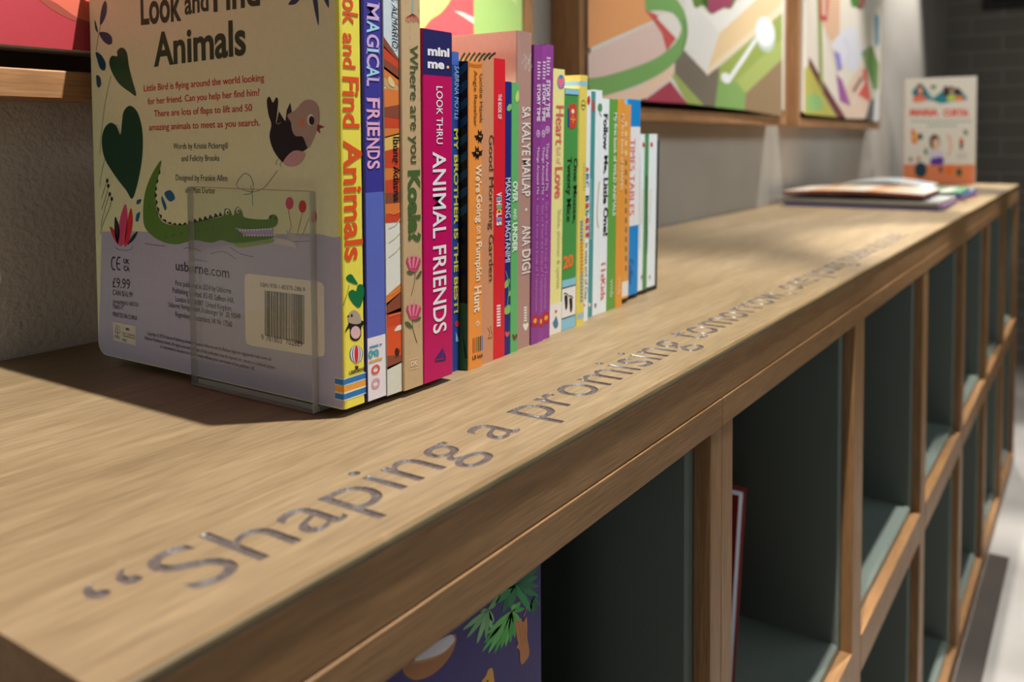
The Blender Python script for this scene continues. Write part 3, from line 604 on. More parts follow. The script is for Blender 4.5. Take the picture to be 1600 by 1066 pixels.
def s_adarna(f, fx):
    z3 = lambda *p: Z(590, 0, 3.23, p); z4 = lambda *p: Z(590, 320, 3.553, p)
    a0, a1 = f.x0, f.x1
    def diag(yl, yr, yl2, yr2, c, l):     # slanted stroke across the spine, picture heights at its left and right edge
        f.poly([(a0, f.uv(605, yl)[1]), (a1, f.uv(629, yr)[1]), (a1, f.uv(629, yr2)[1]), (a0, f.uv(605, yl2)[1])], c, l)
    R, Bn, O, Y, W = (206, 72, 42), (140, 74, 54), (222, 124, 60), (228, 186, 96), (226, 224, 214)
    diag(-70, -70, 58, 92, (206, 216, 222), 1); diag(58, 92, 75, 98, Bn, 2); diag(72, 98, 95, 112, R, 2); diag(92, 108, 108, 126, Bn, 3); diag(104, 122, 120, 134, O, 3); diag(118, 136, 134, 150, (206, 160, 110), 2); diag(138, 142, 170, 166, O, 3); diag(168, 164, 182, 186, Bn, 4); diag(180, 186, 200, 200, R, 3); diag(196, 198, 216, 210, O, 2)
    diag(214, 208, 238, 232, Y, 2); diag(236, 230, 262, 262, R, 3); diag(258, 256, 284, 280, O, 2); diag(282, 278, 304, 306, R, 3); diag(302, 300, 318, 316, Bn, 4); diag(316, 314, 336, 334, O, 3); diag(334, 332, 348, 346, R, 4)
    diag(342, 348, 462, 446, W, 2); diag(462, 442, 478, 456, O, 3); diag(474, 455, 492, 486, Bn, 3); diag(490, 480, 524, 512, R, 3); diag(512, 506, 560, 556, (222, 84, 40), 4); diag(556, 554, 578, 566, Bn, 5); diag(574, 564, 640, 640, (216, 214, 200), 5)
    f.pp(smooth(z3((52, 400), (62, 385), (84, 420), (80, 440), (58, 425)), 4), (226, 200, 140), 5)
    f.pp(smooth(z3((116, 545), (124, 525), (124, 560)), 3), W, 6); f.pp(smooth(z3((112, 838), (124, 822), (124, 856)), 3), W, 6); f.pp(smooth(z4((92, 702), (110, 672), (136, 668), (134, 690)), 4), W, 6)
    for p in (((60, 130), (100, 110), (136, 60)), ((60, 210), (100, 180), (136, 140)), ((60, 290), (100, 260), (136, 215))): f.line(z4(*p), 1.6, (222, 206, 160), 5)
    for p in (((60, 40), (90, 52), (130, 30)), ((62, 500), (100, 480), (134, 450)), ((62, 620), (90, 610), (130, 600))): f.line(z4(*p), 1, (236, 160, 70), 7)
    f.pp(ell(*z4((106, 818))[0], 3.4, 6.5), (60, 26, 18), 7); f.line(z4((92, 850), (110, 838), (124, 800)), .8, (60, 26, 18), 7)
    f.L = 6; f.down('VIRGILIO S. ALMARIO', 611.5, 620.5, -75, 76, (34, 34, 38), shear=.2); f.down('Ibong Adarna', 611, 624, 214, 315, (30, 20, 20), bold=.015)
    for y in (214, 232, 247, 262, 280, 293, 305): f.line([(614, y), (617, y+2.5)], 2, (30, 20, 20), 8, sm=False)
book('white and orange painted spine with streaky red bands, third in the row', .4207, .4352, .3824, .297, .264, .0045, .003, (220, 218, 206), (214, 200, 180), s_adarna)

def s_koala(f, fx):
    z4 = lambda *p: Z(590, 320, 3.553, p)
    for i in range(40):
        f.line([(633+(i*7.3) % 22, (i*41) % 600), (634+(i*7.3) % 22, (i*41) % 600+6)], .8, (176, 144, 106), 1, sm=False)
    f.L = 2; G = (74, 88, 48)
    f.down('Where are you', 636.5, 653.5, 70, 255, G, bold=.006); f.down('Koala?', 637, 657, 266, 378, (72, 100, 50), bold=.045)
    for i in range(9):
        x = 634+i*2.6; f.line([(645, 22), (640+(x-640)*.8, 27), (x, 34+(i % 3))], 1.1, (196, 62, 52), 3)
    f.line([(646, -12), (645, 8), (645, 22)], 4, (150, 172, 176), 3)
    for (cx_, cy, st, lv) in ((198, 322, ((208, 370), (204, 430), (186, 505)), (((160, 372), (185, 366), (204, 376), (180, 388)), ((212, 408), (236, 368), (244, 376), (230, 404)))),
                              (199, 588, ((194, 640), (196, 690), (218, 766)), (((150, 654), (172, 650), (194, 682), (168, 680)), ((196, 640), (236, 622), (236, 636), (214, 648))))):
        f.line(z4(*st), 1.3, (92, 96, 62), 3)
        for p in lv: f.pp(smooth(z4(*p), 4), (84, 98, 62), 4)
        f.pp(smooth(z4((cx_-34, cy-6), (cx_-20, cy-30), (cx_+20, cy-30), (cx_+34, cy-2), (cx_+24, cy+38), (cx_, cy+52), (cx_-24, cy+38)), 4), (200, 74, 110), 5)
        for j, (dx, dy) in enumerate(((-34, -34), (-22, -46), (-9, -40), (2, -52), (13, -40), (25, -46), (34, -30))):
            f.pp(z4((cx_+dx*.55-6, cy+30), (cx_+dx-8, cy-8), (cx_+dx, cy+dy), (cx_+dx+8, cy-8), (cx_+dx*.55+6, cy+30)), (228, 134, 158) if j % 2 else (196, 66, 104), 5.5+j*.2)
    f.line([*z4((174, 862), (228, 848), (228, 902), (176, 914))], 1, (226, 206, 178), 3, sm=False, closed=True)
    f.text('DK', z4((184, 898))[0], z4((222, 888))[0], 8, (228, 208, 182), 4, bold=.03)
book('kraft-brown spine with green lettering and pink protea flowers', .4355, .4555, .3806, .292, .262, .0045, .003, (198, 168, 128), (196, 166, 126), s_koala, r=.001)

def s_mini(f, fx):
    f.bandpx(-50, 118, (34, 30, 92), 1, 684); f.L = 2; Wt = (236, 232, 238)
    f.text('mini', (668, 85.5), (702, 88.5), 14, Wt, bold=.045); f.text('me', (668, 105.5), (694, 107.5), 14, Wt, bold=.045); f.pp(ell(699.5, 105, 2.2, 2.4), (238, 190, 110), 5)
    f.down('LOOK THRU', 681.6, 691.5, 135, 225, Wt, bold=.008); f.down('ANIMAL FRIENDS', 676, 697, 237, 520, Wt, bold=.014)
    f.pp([(679, 562), (692, 543), (692, 559)], (60, 30, 110), 3); f.pp([(693, 545), (697, 560), (693, 560)], (48, 26, 96), 3); f.pp([(678, 564), (697, 561), (695, 564), (681, 566)], (40, 24, 90), 3)
book('widest magenta spine with a dark navy top and white lettering', .4558, .4878, .3805, .2415, .23, .0045, .010, (192, 0, 92), (182, 0, 88), s_mini, r=.001)

def s_sabrina(f, fx):
    f.bandpx(-50, 102, (64, 104, 186), 1, 715); f.L = 2
    f.down('SABRINA MOYLE', 710, 717, 103, 188, (160, 196, 232), shear=.15); f.down('MY BROTHER IS THE BEST!', 709, 716, 201, 489, (214, 206, 80), bold=.03)
    f.pp(ell(714, 506, 3.4, 4.6), (206, 52, 60), 3); f.pp([(712, 518), (718, 534), (712, 534)], (140, 186, 226), 3)
book('thin royal blue spine with yellow lettering, just right of the magenta spine', .4881, .5122, .3935, .2350, .20, 0, .013, (44, 72, 146), (44, 72, 146), s_sabrina)

def s_pumpkin(f, fx):
    # night-time back cover wrapping round the left edge
    fx.band(fx.u0, fx.u1-.0002, .0003, .050, (58, 112, 62), 1); fx.band(fx.u0, fx.u1-.0002, .050, .2285, (12, 14, 18), 1)
    for i in range(9):
        z = .228-i*.013; fx.poly([(fx.u1-.001, z), (fx.u1-.001, z-.006), (fx.u1-.022, z-.020), (fx.u1-.022, z-.012)], (28, 92, 120), 2)
    for i in range(4): fx.line([(722+i*2.4, 515+i*14), (727+i, 560)], 1, (16, 40, 22), 2, sm=False)
    z5 = lambda *p: Z(700, 30, 3.805, p); z6 = lambda *p: Z(700, 290, 3.555, p); f.L = 2; Bk = (44, 30, 22)
    f.down('Goldie Hawk', 749, 755, 115, 192, (80, 50, 26)); f.down('Angie Rozelaar', 738.5, 745.5, 110, 198, (80, 50, 26))
    for y in (98.5, 101.5): f.line([(732, y), (745, y+3), (760, y)], 1.2, (206, 110, 40), 3)
    for cx_, cy in ((190, 700), (174, 798)):
        f.pp(ell(*z5((cx_, cy))[0], 4.4, 6), Bk, 3)
        f.pp(z5((cx_-14, cy-22), (cx_-12, cy-46), (cx_-2, cy-28), (cx_+8, cy-44), (cx_+10, cy-20)), Bk, 3); f.pp(z5((cx_+10, cy-10), (cx_+34, cy-22), (cx_+26, cy), (cx_+30, cy+10), (cx_+10, cy+14)), Bk, 3); f.pp(z5((cx_-10, cy-10), (cx_-36, cy-8), (cx_-26, cy+6), (cx_-22, cy+22), (cx_-8, cy+14)), Bk, 3); f.pp(z5((cx_-8, cy+14), (cx_-14, cy+40), (cx_-2, cy+26), (cx_+8, cy+38), (cx_+8, cy+14)), Bk, 3)
        f.pp(ell(*z5((cx_-4, cy-4))[0], .9, 1.3), (236, 160, 80), 4); f.pp(ell(*z5((cx_+5, cy-2))[0], .9, 1.3), (236, 160, 80), 4)
    for s_, a, b_, x0_, x1_, bo in (("We're", 257, 301, 743, 752.5, .03), ('Going', 304, 348, 741.5, 753, .03), ('on a', 353, 374, 744.5, 750.5, .01), ('Pumpkin', 378, 439, 741, 752.5, .03), ('Hunt', 447, 487, 740.5, 752, .03)):
        f.down(s_, x0_, x1_, a, b_, (246, 222, 190), bold=bo)
    for a in range(4): f.line([(746.5-3.4*math.cos(a*.785), 505.5-5*math.sin(a*.785)), (746.5+3.4*math.cos(a*.785), 505.5+5*math.sin(a*.785))], 1.3, (250, 222, 186), 3, sm=False)
    for i, cc in enumerate(((206, 52, 44), (214, 90, 50), (84, 128, 60), (92, 80, 40), (60, 60, 66), (40, 120, 190))): f.pp([(738.5+i*2.8, 529-i*.9), (740.2+i*2.8, 528.5-i*.9), (740.2+i*2.8, 551-i*.8), (738.5+i*2.8, 552-i*.8)], cc, 3)
    f.text('LB kids', (738, 562.5), (755, 557.5), 6, (60, 40, 26), 4, bold=.03)
book('bright orange spine with two black bats and cream lettering', .5126, .5310, .3857, .2285, .24, 0, .014, (238, 148, 66), (24, 26, 28), s_pumpkin, r=.002)

def s_garden(f, fx):
    G = (58, 84, 56)
    for i in range(7): fx.line([(711+i*8, 104-i*2), (716+i*8, 92-i), (722+i*8, 82)], 4, G, 2)
    f.L = 2; f.down('Good Morning Garden', 761.5, 771, 211, 439, (62, 42, 30))
    f.line([(762, 512), (765, 520), (763, 526)], .8, (70, 46, 32), 3); f.line([(766, 509), (768, 520), (769, 524)], .8, (70, 46, 32), 3); f.line([(762, 529), (769, 527)], 1.2, (70, 46, 32), 3, sm=False)
book('peach-brown spine with thin dark lettering, right of the bright orange spine', .5313, .5478, .3876, .2360, .24, 0, .016, (208, 146, 108), (228, 172, 128), s_garden)
def s_red(f, fx):
    f.L = 2; f.down('THE BOOK OF', 778, 783.5, 147, 186, (244, 226, 222), bold=.02)
    y = 301
    for ch, cc in zip('VEHICLES', ((240, 240, 240), (90, 190, 210), (240, 240, 240), (110, 180, 120), (240, 220, 120), (240, 240, 240), (100, 180, 220), (240, 240, 240))):
        f.down(ch, 775.5, 783.5, y, y+5.8, cc, bold=.04); y += 6.5
    for i in range(8): f.pp([(776, 477+i*4.4), (782, 476+i*4.4), (782, 478.8+i*4.4), (776, 479.8+i*4.4)], (244, 224, 222), 3)
book('thin bright red spine with small white and coloured lettering', .5481, .5651, .3888, .2335, .22, 0, .017, (218, 30, 46), (206, 28, 42), s_red)
def s_navy(f, fx):
    f.L = 2; f.down('MASAYANG MAGTANIMI', 789.5, 797.5, 278, 409.5, (226, 230, 240)); G = (130, 190, 110)
    for x, y, a, b_ in ((796, 168, 3.6, 6), (792, 443, 3.4, 8), (793, 484, 5, 8), (797, 458, 2.4, 5)): f.pp(ell(x, y, a, b_, .4), G, 3)
    f.line([(790, 424), (795, 446), (792, 482)], 1.2, G, 3); f.pp(smooth([(792, 527), (789, 521), (790.5, 518), (792.5, 520), (795, 517.5), (796, 521)]), (214, 90, 90), 3)
book('short navy blue spine with white lettering and pale green leaves', .5654, .5738, .3894, .2165, .2, 0, .020, (30, 38, 118), (28, 36, 112), s_navy)
def s_over(f, fx):
    f.L = 2; f.down('OVER', 801, 808.5, 283.6, 316, (238, 244, 236), bold=.03); f.down('AND', 802, 807, 326, 343, (238, 244, 236), bold=.01); f.down('UNDER', 800.5, 808, 348, 394, (238, 244, 236), bold=.03)
    f.pp(smooth([(805, 152), (808, 143), (810, 142), (811, 154), (807, 160)]), (196, 214, 120), 3); f.pp(smooth([(803.5, 532), (800, 525), (802, 522), (804, 525), (807, 521), (808, 526)]), (110, 70, 50), 3)
book('thin leaf-green spine with white capitals, right of the navy spine', .5741, .5842, .3894, .2160, .2, 0, .021, (98, 178, 106), (92, 168, 100), s_over)
def s_kalye(f, fx):
    f.L = 2; Wt = (238, 228, 222)
    for s_, a, b_ in (('SA', 167, 185), ('KALYE', 192, 243), ('MAILAP', 248, 307), ('ANA', 352, 384), ('DIGI', 390, 427)): f.down(s_, 815.5, 828.5, a, b_, Wt, bold=.012)
    f.pp(ell(822, 327.5, 1.6, 2.4), Wt, 3)
    for p in ([(815, 100), (822, 88), (820, 110), (828, 92), (826, 112), (833, 98)], [(818, 84), (826, 96), (822, 104)], [(830, 84), (824, 100)]): f.line(p, .8, (226, 214, 208), 3)
    for i in range(7): f.line([(815+i*2.6, 84), (813.5+i*2.4, 60), (812+i*2.4, 50)], .5, (150, 112, 102), 1)
    for i in range(6): f.pp([(818.5, 480+i*4), (823, 479+i*4), (823, 481.6+i*4), (818.5, 482.6+i*4)], Wt, 3)
    f.pp(smooth([(821, 517), (817, 509), (819, 505), (821, 507), (824, 504), (825, 509)]), Wt, 3)
book('tall dusty mauve spine with white hand lettering and a pale pink cover', .5845, .6061, .3914, .2585, .27, 0, .022, (178, 138, 128), (226, 184, 168), s_kalye, r=.0015)
def purple(px, a, b, dy):
    def p(f, fx):
        f.L = 2; f.px = px; Wt = (226, 196, 226); w_ = f.x1-f.x0; V = lambda y: f.uv(px, y)[1]
        f.downf('STORY TIME', a, b, 132+dy, 190+dy, (238, 222, 238), bold=.03); f.downf('Things Around Me  •', a, b-.05, 229+dy, 312+dy, Wt, bold=.01); f.downf('Get to Know the Kinds of Transportation', a, b-.05, 320+dy, 484+dy, (196, 134, 196))
        m = f.x0+w_*(a+b)/2; h = w_*(b-a)*.55; vr = abs(V(203)-V(209)); vm = V(209+dy)
        ring = [(m+h*math.cos(t), vm+vr*math.sin(t)) for t in [k*math.pi/6 for k in range(12)]]
        f.poly(ring, Wt, 3); f.poly([(m+(x-m)*.7, vm+(y-vm)*.75) for x, y in ring], (140, 62, 140), 4); f.poly([(m+(x-m)*.3, vm+(y-vm)*.45) for x, y in ring], Wt, 5)
        for i in range(6): f.band(f.x0+w_*(a+.02), f.x0+w_*(b-.06*(i % 3)), V(99.5+dy+i*5), V(97+dy+i*5), Wt, 3)
        f.band(f.x0+w_*.12, f.x0+w_*.88, V(507+dy), V(490+dy), (190, 34, 44), 3)
        c = f.x0+w_*.5; v = V(498.5+dy); f.poly([(c+w_*.24*math.cos(t), v+(V(495)-V(499))*math.sin(t)) for t in [k*math.pi/4 for k in range(8)]], (228, 170, 70), 4)
    return p
book('first of three purple spines, next to the dusty mauve spine', .6064, .6178, .3906, .2492, .2, 0, .030, (140, 62, 140), (112, 40, 112), purple(845, .42, .88, 0))
book('middle one of the three purple spines', .6181, .6262, .3912, .2500, .2, 0, .033, (150, 66, 150), (120, 44, 120), purple(856, .2, .85, 0))
book('last of the three purple spines, beside the pale yellow spine', .6265, .6400, .3930, .2515, .2, 0, .035, (146, 64, 146), (116, 42, 116), purple(866, .12, .6, -6))
def s_heart(f, fx):
    f.bandpx(474, 600, (236, 230, 222), 1, 868); f.L = 2; P = (222, 96, 96)
    f.down('Heart', 868, 880.5, 165, 226, P, bold=.01); f.down('full of', 868.8, 876, 229, 256, (222, 150, 130)); f.down('Love', 866.5, 878.5, 261, 309, P, bold=.02); f.down('Shake, shimmer & sparkle', 868.5, 875.5, 327, 450, (176, 190, 120))
    f.pp(ell(876.5, 128, 6, 11), (52, 140, 176), 3); f.pp(smooth([(876, 138), (871.5, 128), (873, 121), (876.5, 124), (880, 120), (881.5, 128)]), (236, 110, 150), 4)
    f.pp(smooth([(866, 512), (863.5, 505), (866, 500), (868.5, 494), (871, 500), (872, 508), (869, 513)]), (80, 120, 160), 3); f.pp(smooth([(868, 490), (866.5, 486), (868.5, 484.5), (870.5, 486)]), (222, 80, 80), 3)
book('pale yellow spine with pink lettering and a white foot', .6403, .6655, .3965, .2325, .2, 0, .037, (236, 226, 150), (228, 216, 140), s_heart, r=.0015)
def s_moose(f, fx):
    LB = (140, 196, 220)
    f.bandpx(100, 147.5, LB, 1, 895); f.bandpx(147.5, 149, (40, 70, 60), 2, 895); f.bandpx(436, 447, LB, 1, 889); f.bandpx(447, 449, (60, 80, 80), 2, 889); f.bandpx(449, 494, (236, 230, 226), 1, 889); f.bandpx(494, 496, (60, 80, 80), 2, 889); f.bandpx(496, 540, LB, 1, 889)
    f.L = 2; Bk = (24, 40, 26)
    f.down('One Moose,', 894.5, 901.5, 247, 348, Bk, bold=.012); f.down('Twenty Mice', 883.5, 892.5, 245, 346, Bk, bold=.012); f.text('20', (879.5, 420), (895.5, 415), 19, (232, 120, 50), 4, bold=.05)
    f.pp(smooth([(888, 168), (892, 163), (900, 164), (901, 190), (898, 199), (889, 198)], 4), (206, 66, 50), 3); f.pp([(887, 170), (889.5, 170), (890, 198), (887, 199)], (40, 60, 140), 4); f.pp(ell(895, 174, 2.4, 3.6), (240, 214, 180), 4); f.line([(895, 180), (895, 193)], 2, (236, 170, 60), 4, sm=False); f.line([(891.5, 186), (899, 187)], 2, (236, 170, 60), 4, sm=False)
    for x, y in ((884.5, 472), (892, 476)):
        f.pp(smooth([(x-2.6, y-9), (x+1.6, y-10), (x+2.4, y), (x+1.6, y+9), (x-1, y+12), (x-2, y+2)], 4), (20, 20, 22), 3)
        for j in range(4): f.pp(ell(x-2.8+j*1.8, y-13+j*.6-(1.2 if j in (1, 2) else 0), .8, 1.4), (20, 20, 22), 3)
book('wide green spine with black footprints and a light blue top band', .6658, .6903, .3967, .2165, .2, 0, .037, (74, 148, 74), (66, 136, 66), s_moose)
def s_yellow(f, fx):
    z = f.uv(912, 127)[1]; z_ = f.uv(912, 134.5)[1]; f.band(f.x0, f.x1, z_, z, (150, 196, 220), 1); fx.band(fx.u0, fx.u1-.0002, z_, z, (150, 196, 220), 1); fx.band(fx.u0, fx.u0+.155, .19, .2295, (238, 150, 160), 2)
    f.bandpx(490, 498.5, (160, 190, 210), 1, 905); f.L = 2
    f.line(ell(911.3, 164, 3.3, 7.4, 0, 12), 1, (50, 44, 30), 3, sm=False, closed=True); f.line([(908.5, 164), (914, 165)], 1.4, (50, 44, 30), 3, sm=False)
    rr = random.Random(5); y = 345
    for cc in [(110, 150, 190)]*6+[(226, 130, 60)]*9+[(120, 150, 180)]*8:
        f.pp([(906.5, y), (910.5, y-.5), (910.5, y+3), (906.5, y+3.5)], cc, 3); y += 5.6
    for i in range(9): f.pp([(911, 255+i*5), (914, 254.6+i*5), (914, 257+i*5), (911, 257.5+i*5)], (206, 190, 110), 3)
book('yellow spine with a black ring mark and a striped pink, yellow and blue cover', .6906, .7035, .3950, .2295, .22, 0, .037, (230, 208, 98), (240, 222, 120), s_yellow)
def s_white(f, fx):
    f.L = 2; f.pp(smooth([(918, 152), (921, 150), (922, 158), (920, 164), (917.5, 160)]), (196, 50, 56), 3)
    y = 260
    for ch, cc in zip('ABC Babes!', [(206, 60, 56), (60, 120, 190), (60, 120, 190), None, (40, 60, 120), (206, 60, 56), (60, 150, 90), (206, 60, 56), (206, 60, 120), (206, 60, 56)]):
        if cc: f.down(ch, 914.5, 920, y, y+9, cc, bold=.03)
        y += 11.4
    f.down('In ways and of Clay', 912.5, 918, 380, 468, (50, 46, 46)); f.pp(ell(912.6, 477, 1, 2.4), (150, 90, 60), 3)
book('slim white spine with red and blue letters, right of the yellow spine', .7038, .7208, .4003, .2170, .2, 0, .037, (232, 238, 242), (222, 216, 210), s_white)
def s_teal(f, fx):
    f.L = 2; f.pp(smooth([(925, 160), (928, 156), (929, 172), (926, 174)]), (196, 66, 66), 3)
    for i in range(24): f.pp([(921.5, 280+i*4), (924.5, 279.6+i*4), (924.5, 281.6+i*4), (921.5, 282+i*4)], (150, 206, 200), 3)
    f.pp(smooth([(921, 480), (918.8, 475), (920.6, 473), (923, 475.6)]), (230, 220, 210), 3)
book('narrow teal spine between two white spines', .7211, .7395, .4058, .2170, .2, 0, .037, (70, 148, 148), (66, 140, 140), s_teal)
def s_turtle(f, fx):
    f.L = 2; f.pp(ell(937.5, 168, 3.8, 6.6), (84, 148, 90), 3); f.line([(936, 176), (940, 182)], 1.4, (60, 70, 50), 3, sm=False)
    f.line([(936.5, 284), (934, 310), (933, 340), (934.5, 356)], 2.6, (196, 150, 76), 3); f.pp(smooth([(930, 482), (928.4, 476), (930.2, 474), (932, 476)]), (150, 110, 110), 3)
book('white spine with a small green turtle and a brown curl', .7398, .7548, .4068, .2185, .2, 0, .037, (232, 238, 242), (224, 218, 212), s_turtle)
def s_follow(f, fx):
    f.L = 2
    for s_, a, b_ in (('Follow', 178, 234), ('Me,', 243, 271), ('Little', 278, 318), ('One!', 324, 368)): f.down(s_, 942.5, 949.5, a, b_, (30, 30, 32), bold=.03)
    f.down('11sKids', 938.5, 945.5, 411, 468, (222, 90, 90), bold=.01)
book('white spine with bold black lettering and red lettering at its foot', .7551, .7692, .4064, .2105, .2, 0, .037, (232, 238, 242), (224, 218, 212), s_follow)
def s_wild(f, fx):
    f.L = 2; f.down('My first book of WILD ANIMALS', 957, 963, 176, 337, (232, 240, 224), bold=.02); f.down('vmb', 953, 958.5, 436, 464, (200, 220, 180), bold=.01)
book('grass-green spine with white lettering near the far end of the row', .7695, .7900, .4077, .2110, .2, 0, .037, (98, 160, 68), (90, 150, 62), s_wild)
def s_shape(f, fx):
    f.L = 2; f.down('My first book of SHAPES', 968.5, 974.5, 178, 297, (246, 216, 170), bold=.02); f.down('vmb', 965, 970, 432, 460, (246, 206, 150), bold=.01)
book('orange spine with pale lettering near the far end of the row', .7903, .8042, .4068, .2115, .2, 0, .037, (228, 152, 62), (220, 142, 54), s_shape)
def s_nar(f, fx):
    f.L = 2; f.bandpx(440, 463, (232, 226, 218), 1, 976)
    for i in range(16): f.pp([(976.5, 190+i*15), (979.5, 190+i*15), (979.5, 198+i*15), (976.5, 198+i*15)], (240, 206, 150) if i < 4 else (150, 110, 60), 3)
book('narrow shorter orange spine with a white foot, left of the bright blue one', .8045, .8250, .4100, .2020, .2, .005, .037, (226, 156, 74), (220, 150, 66), s_nar)
def s_times(f, fx):
    Bl = (22, 134, 206); f.bandpx(198, 353, (232, 228, 228), 1, 988); f.L = 2
    f.down('TIMES TABLES', 983.5, 991.5, 217, 336, (222, 96, 96), bold=.0); f.down('Collins', 981, 989, 405, 444, (14, 104, 168), bold=.02)
book('bright blue spine with a white middle and red lettering', .8253, .8560, .4140, .2080, .2, .005, .037, (22, 134, 206), (70, 150, 210), s_times)
def s_small(side, grn=False):
    def p(f, fx):
        f.L = 2; c = side
        if grn:
            for i in range(28): f.pp([(c-1.6, 275+i*4.4), (c+1.4, 274.5+i*4.4), (c+1.4, 277+i*4.4), (c-1.6, 277.5+i*4.4)], (40, 76, 46), 3)
        else:
            f.pp([(c-2.4, 226), (c, 221), (c+2.4, 226), (c, 231)], (206, 40, 50), 3); f.line([(c-1, 296), (c-2, 320), (c-3, 350)], 2, (214, 182, 120), 3); f.pp(smooth([(c-4, 432), (c-2, 430), (c-3, 438)]), (140, 80, 90), 3)
            for i in range(30): f.pp([(c-6.6, 240+i*5), (c-5.2, 240+i*5), (c-5.2, 242.6+i*5), (c-6.6, 242.6+i*5)], (180, 180, 200), 3)
    return p
book('short white spine with a red diamond, right of the bright blue spine', .8563, .8752, .4175, .1715, .19, .005, .037, (232, 238, 242), (222, 216, 212), s_small(1005.5))
book('short dark green spine between two short white spines', .8755, .8838, .4165, .1715, .19, .005, .037, (82, 140, 86), (76, 130, 80), s_small(1010.5, True))
book('last short white spine at the far end, against the dark bookend', .8841, .9120, .4195, .1715, .19, .005, .037, (232, 238, 242), (222, 216, 212), s_small(1018))

# ------------------------------------------------------------------ bookends
def bookend(label, x_plate, y0, y1, h, foot, th, mt, lean, em):
    base = (x_plate, (y0+y1)/2, 0); t = thing('bookend', base, label, 'bookend', None)
    q = MB(); q.box(x_plate, x_plate+th, y0, y1, .0004, h, mt)
    q.m = [q.mi(em) if k > 1 else v for k, v in enumerate(q.m)]; q.v = [(x+lean*z, y, z) for x, y, z in q.v]; q.build('upright_plate', base, t, bevel=.0008)
    q = MB(); a, b = sorted((x_plate+th*(1.05 if foot > 0 else -.05), x_plate+foot)); q.box(a, b, y0, y1, .0004, .0042, em); q.build('base_plate', base, t, bevel=.0006)
bookend('clear acrylic bookend in front of the crocodile back cover', .3768, .4045, .5260, .1395, .108, .0052, ACRYLIC, 0, ACRYLIC_EDGE)
bookend('dark metal bookend behind the last short white book', .9135, .4185, .5200, .170, -.105, .0022, flat((34, 32, 30), .4, 'dark_metal'), .037, flat((34, 32, 30), .4, 'dark_metal'))

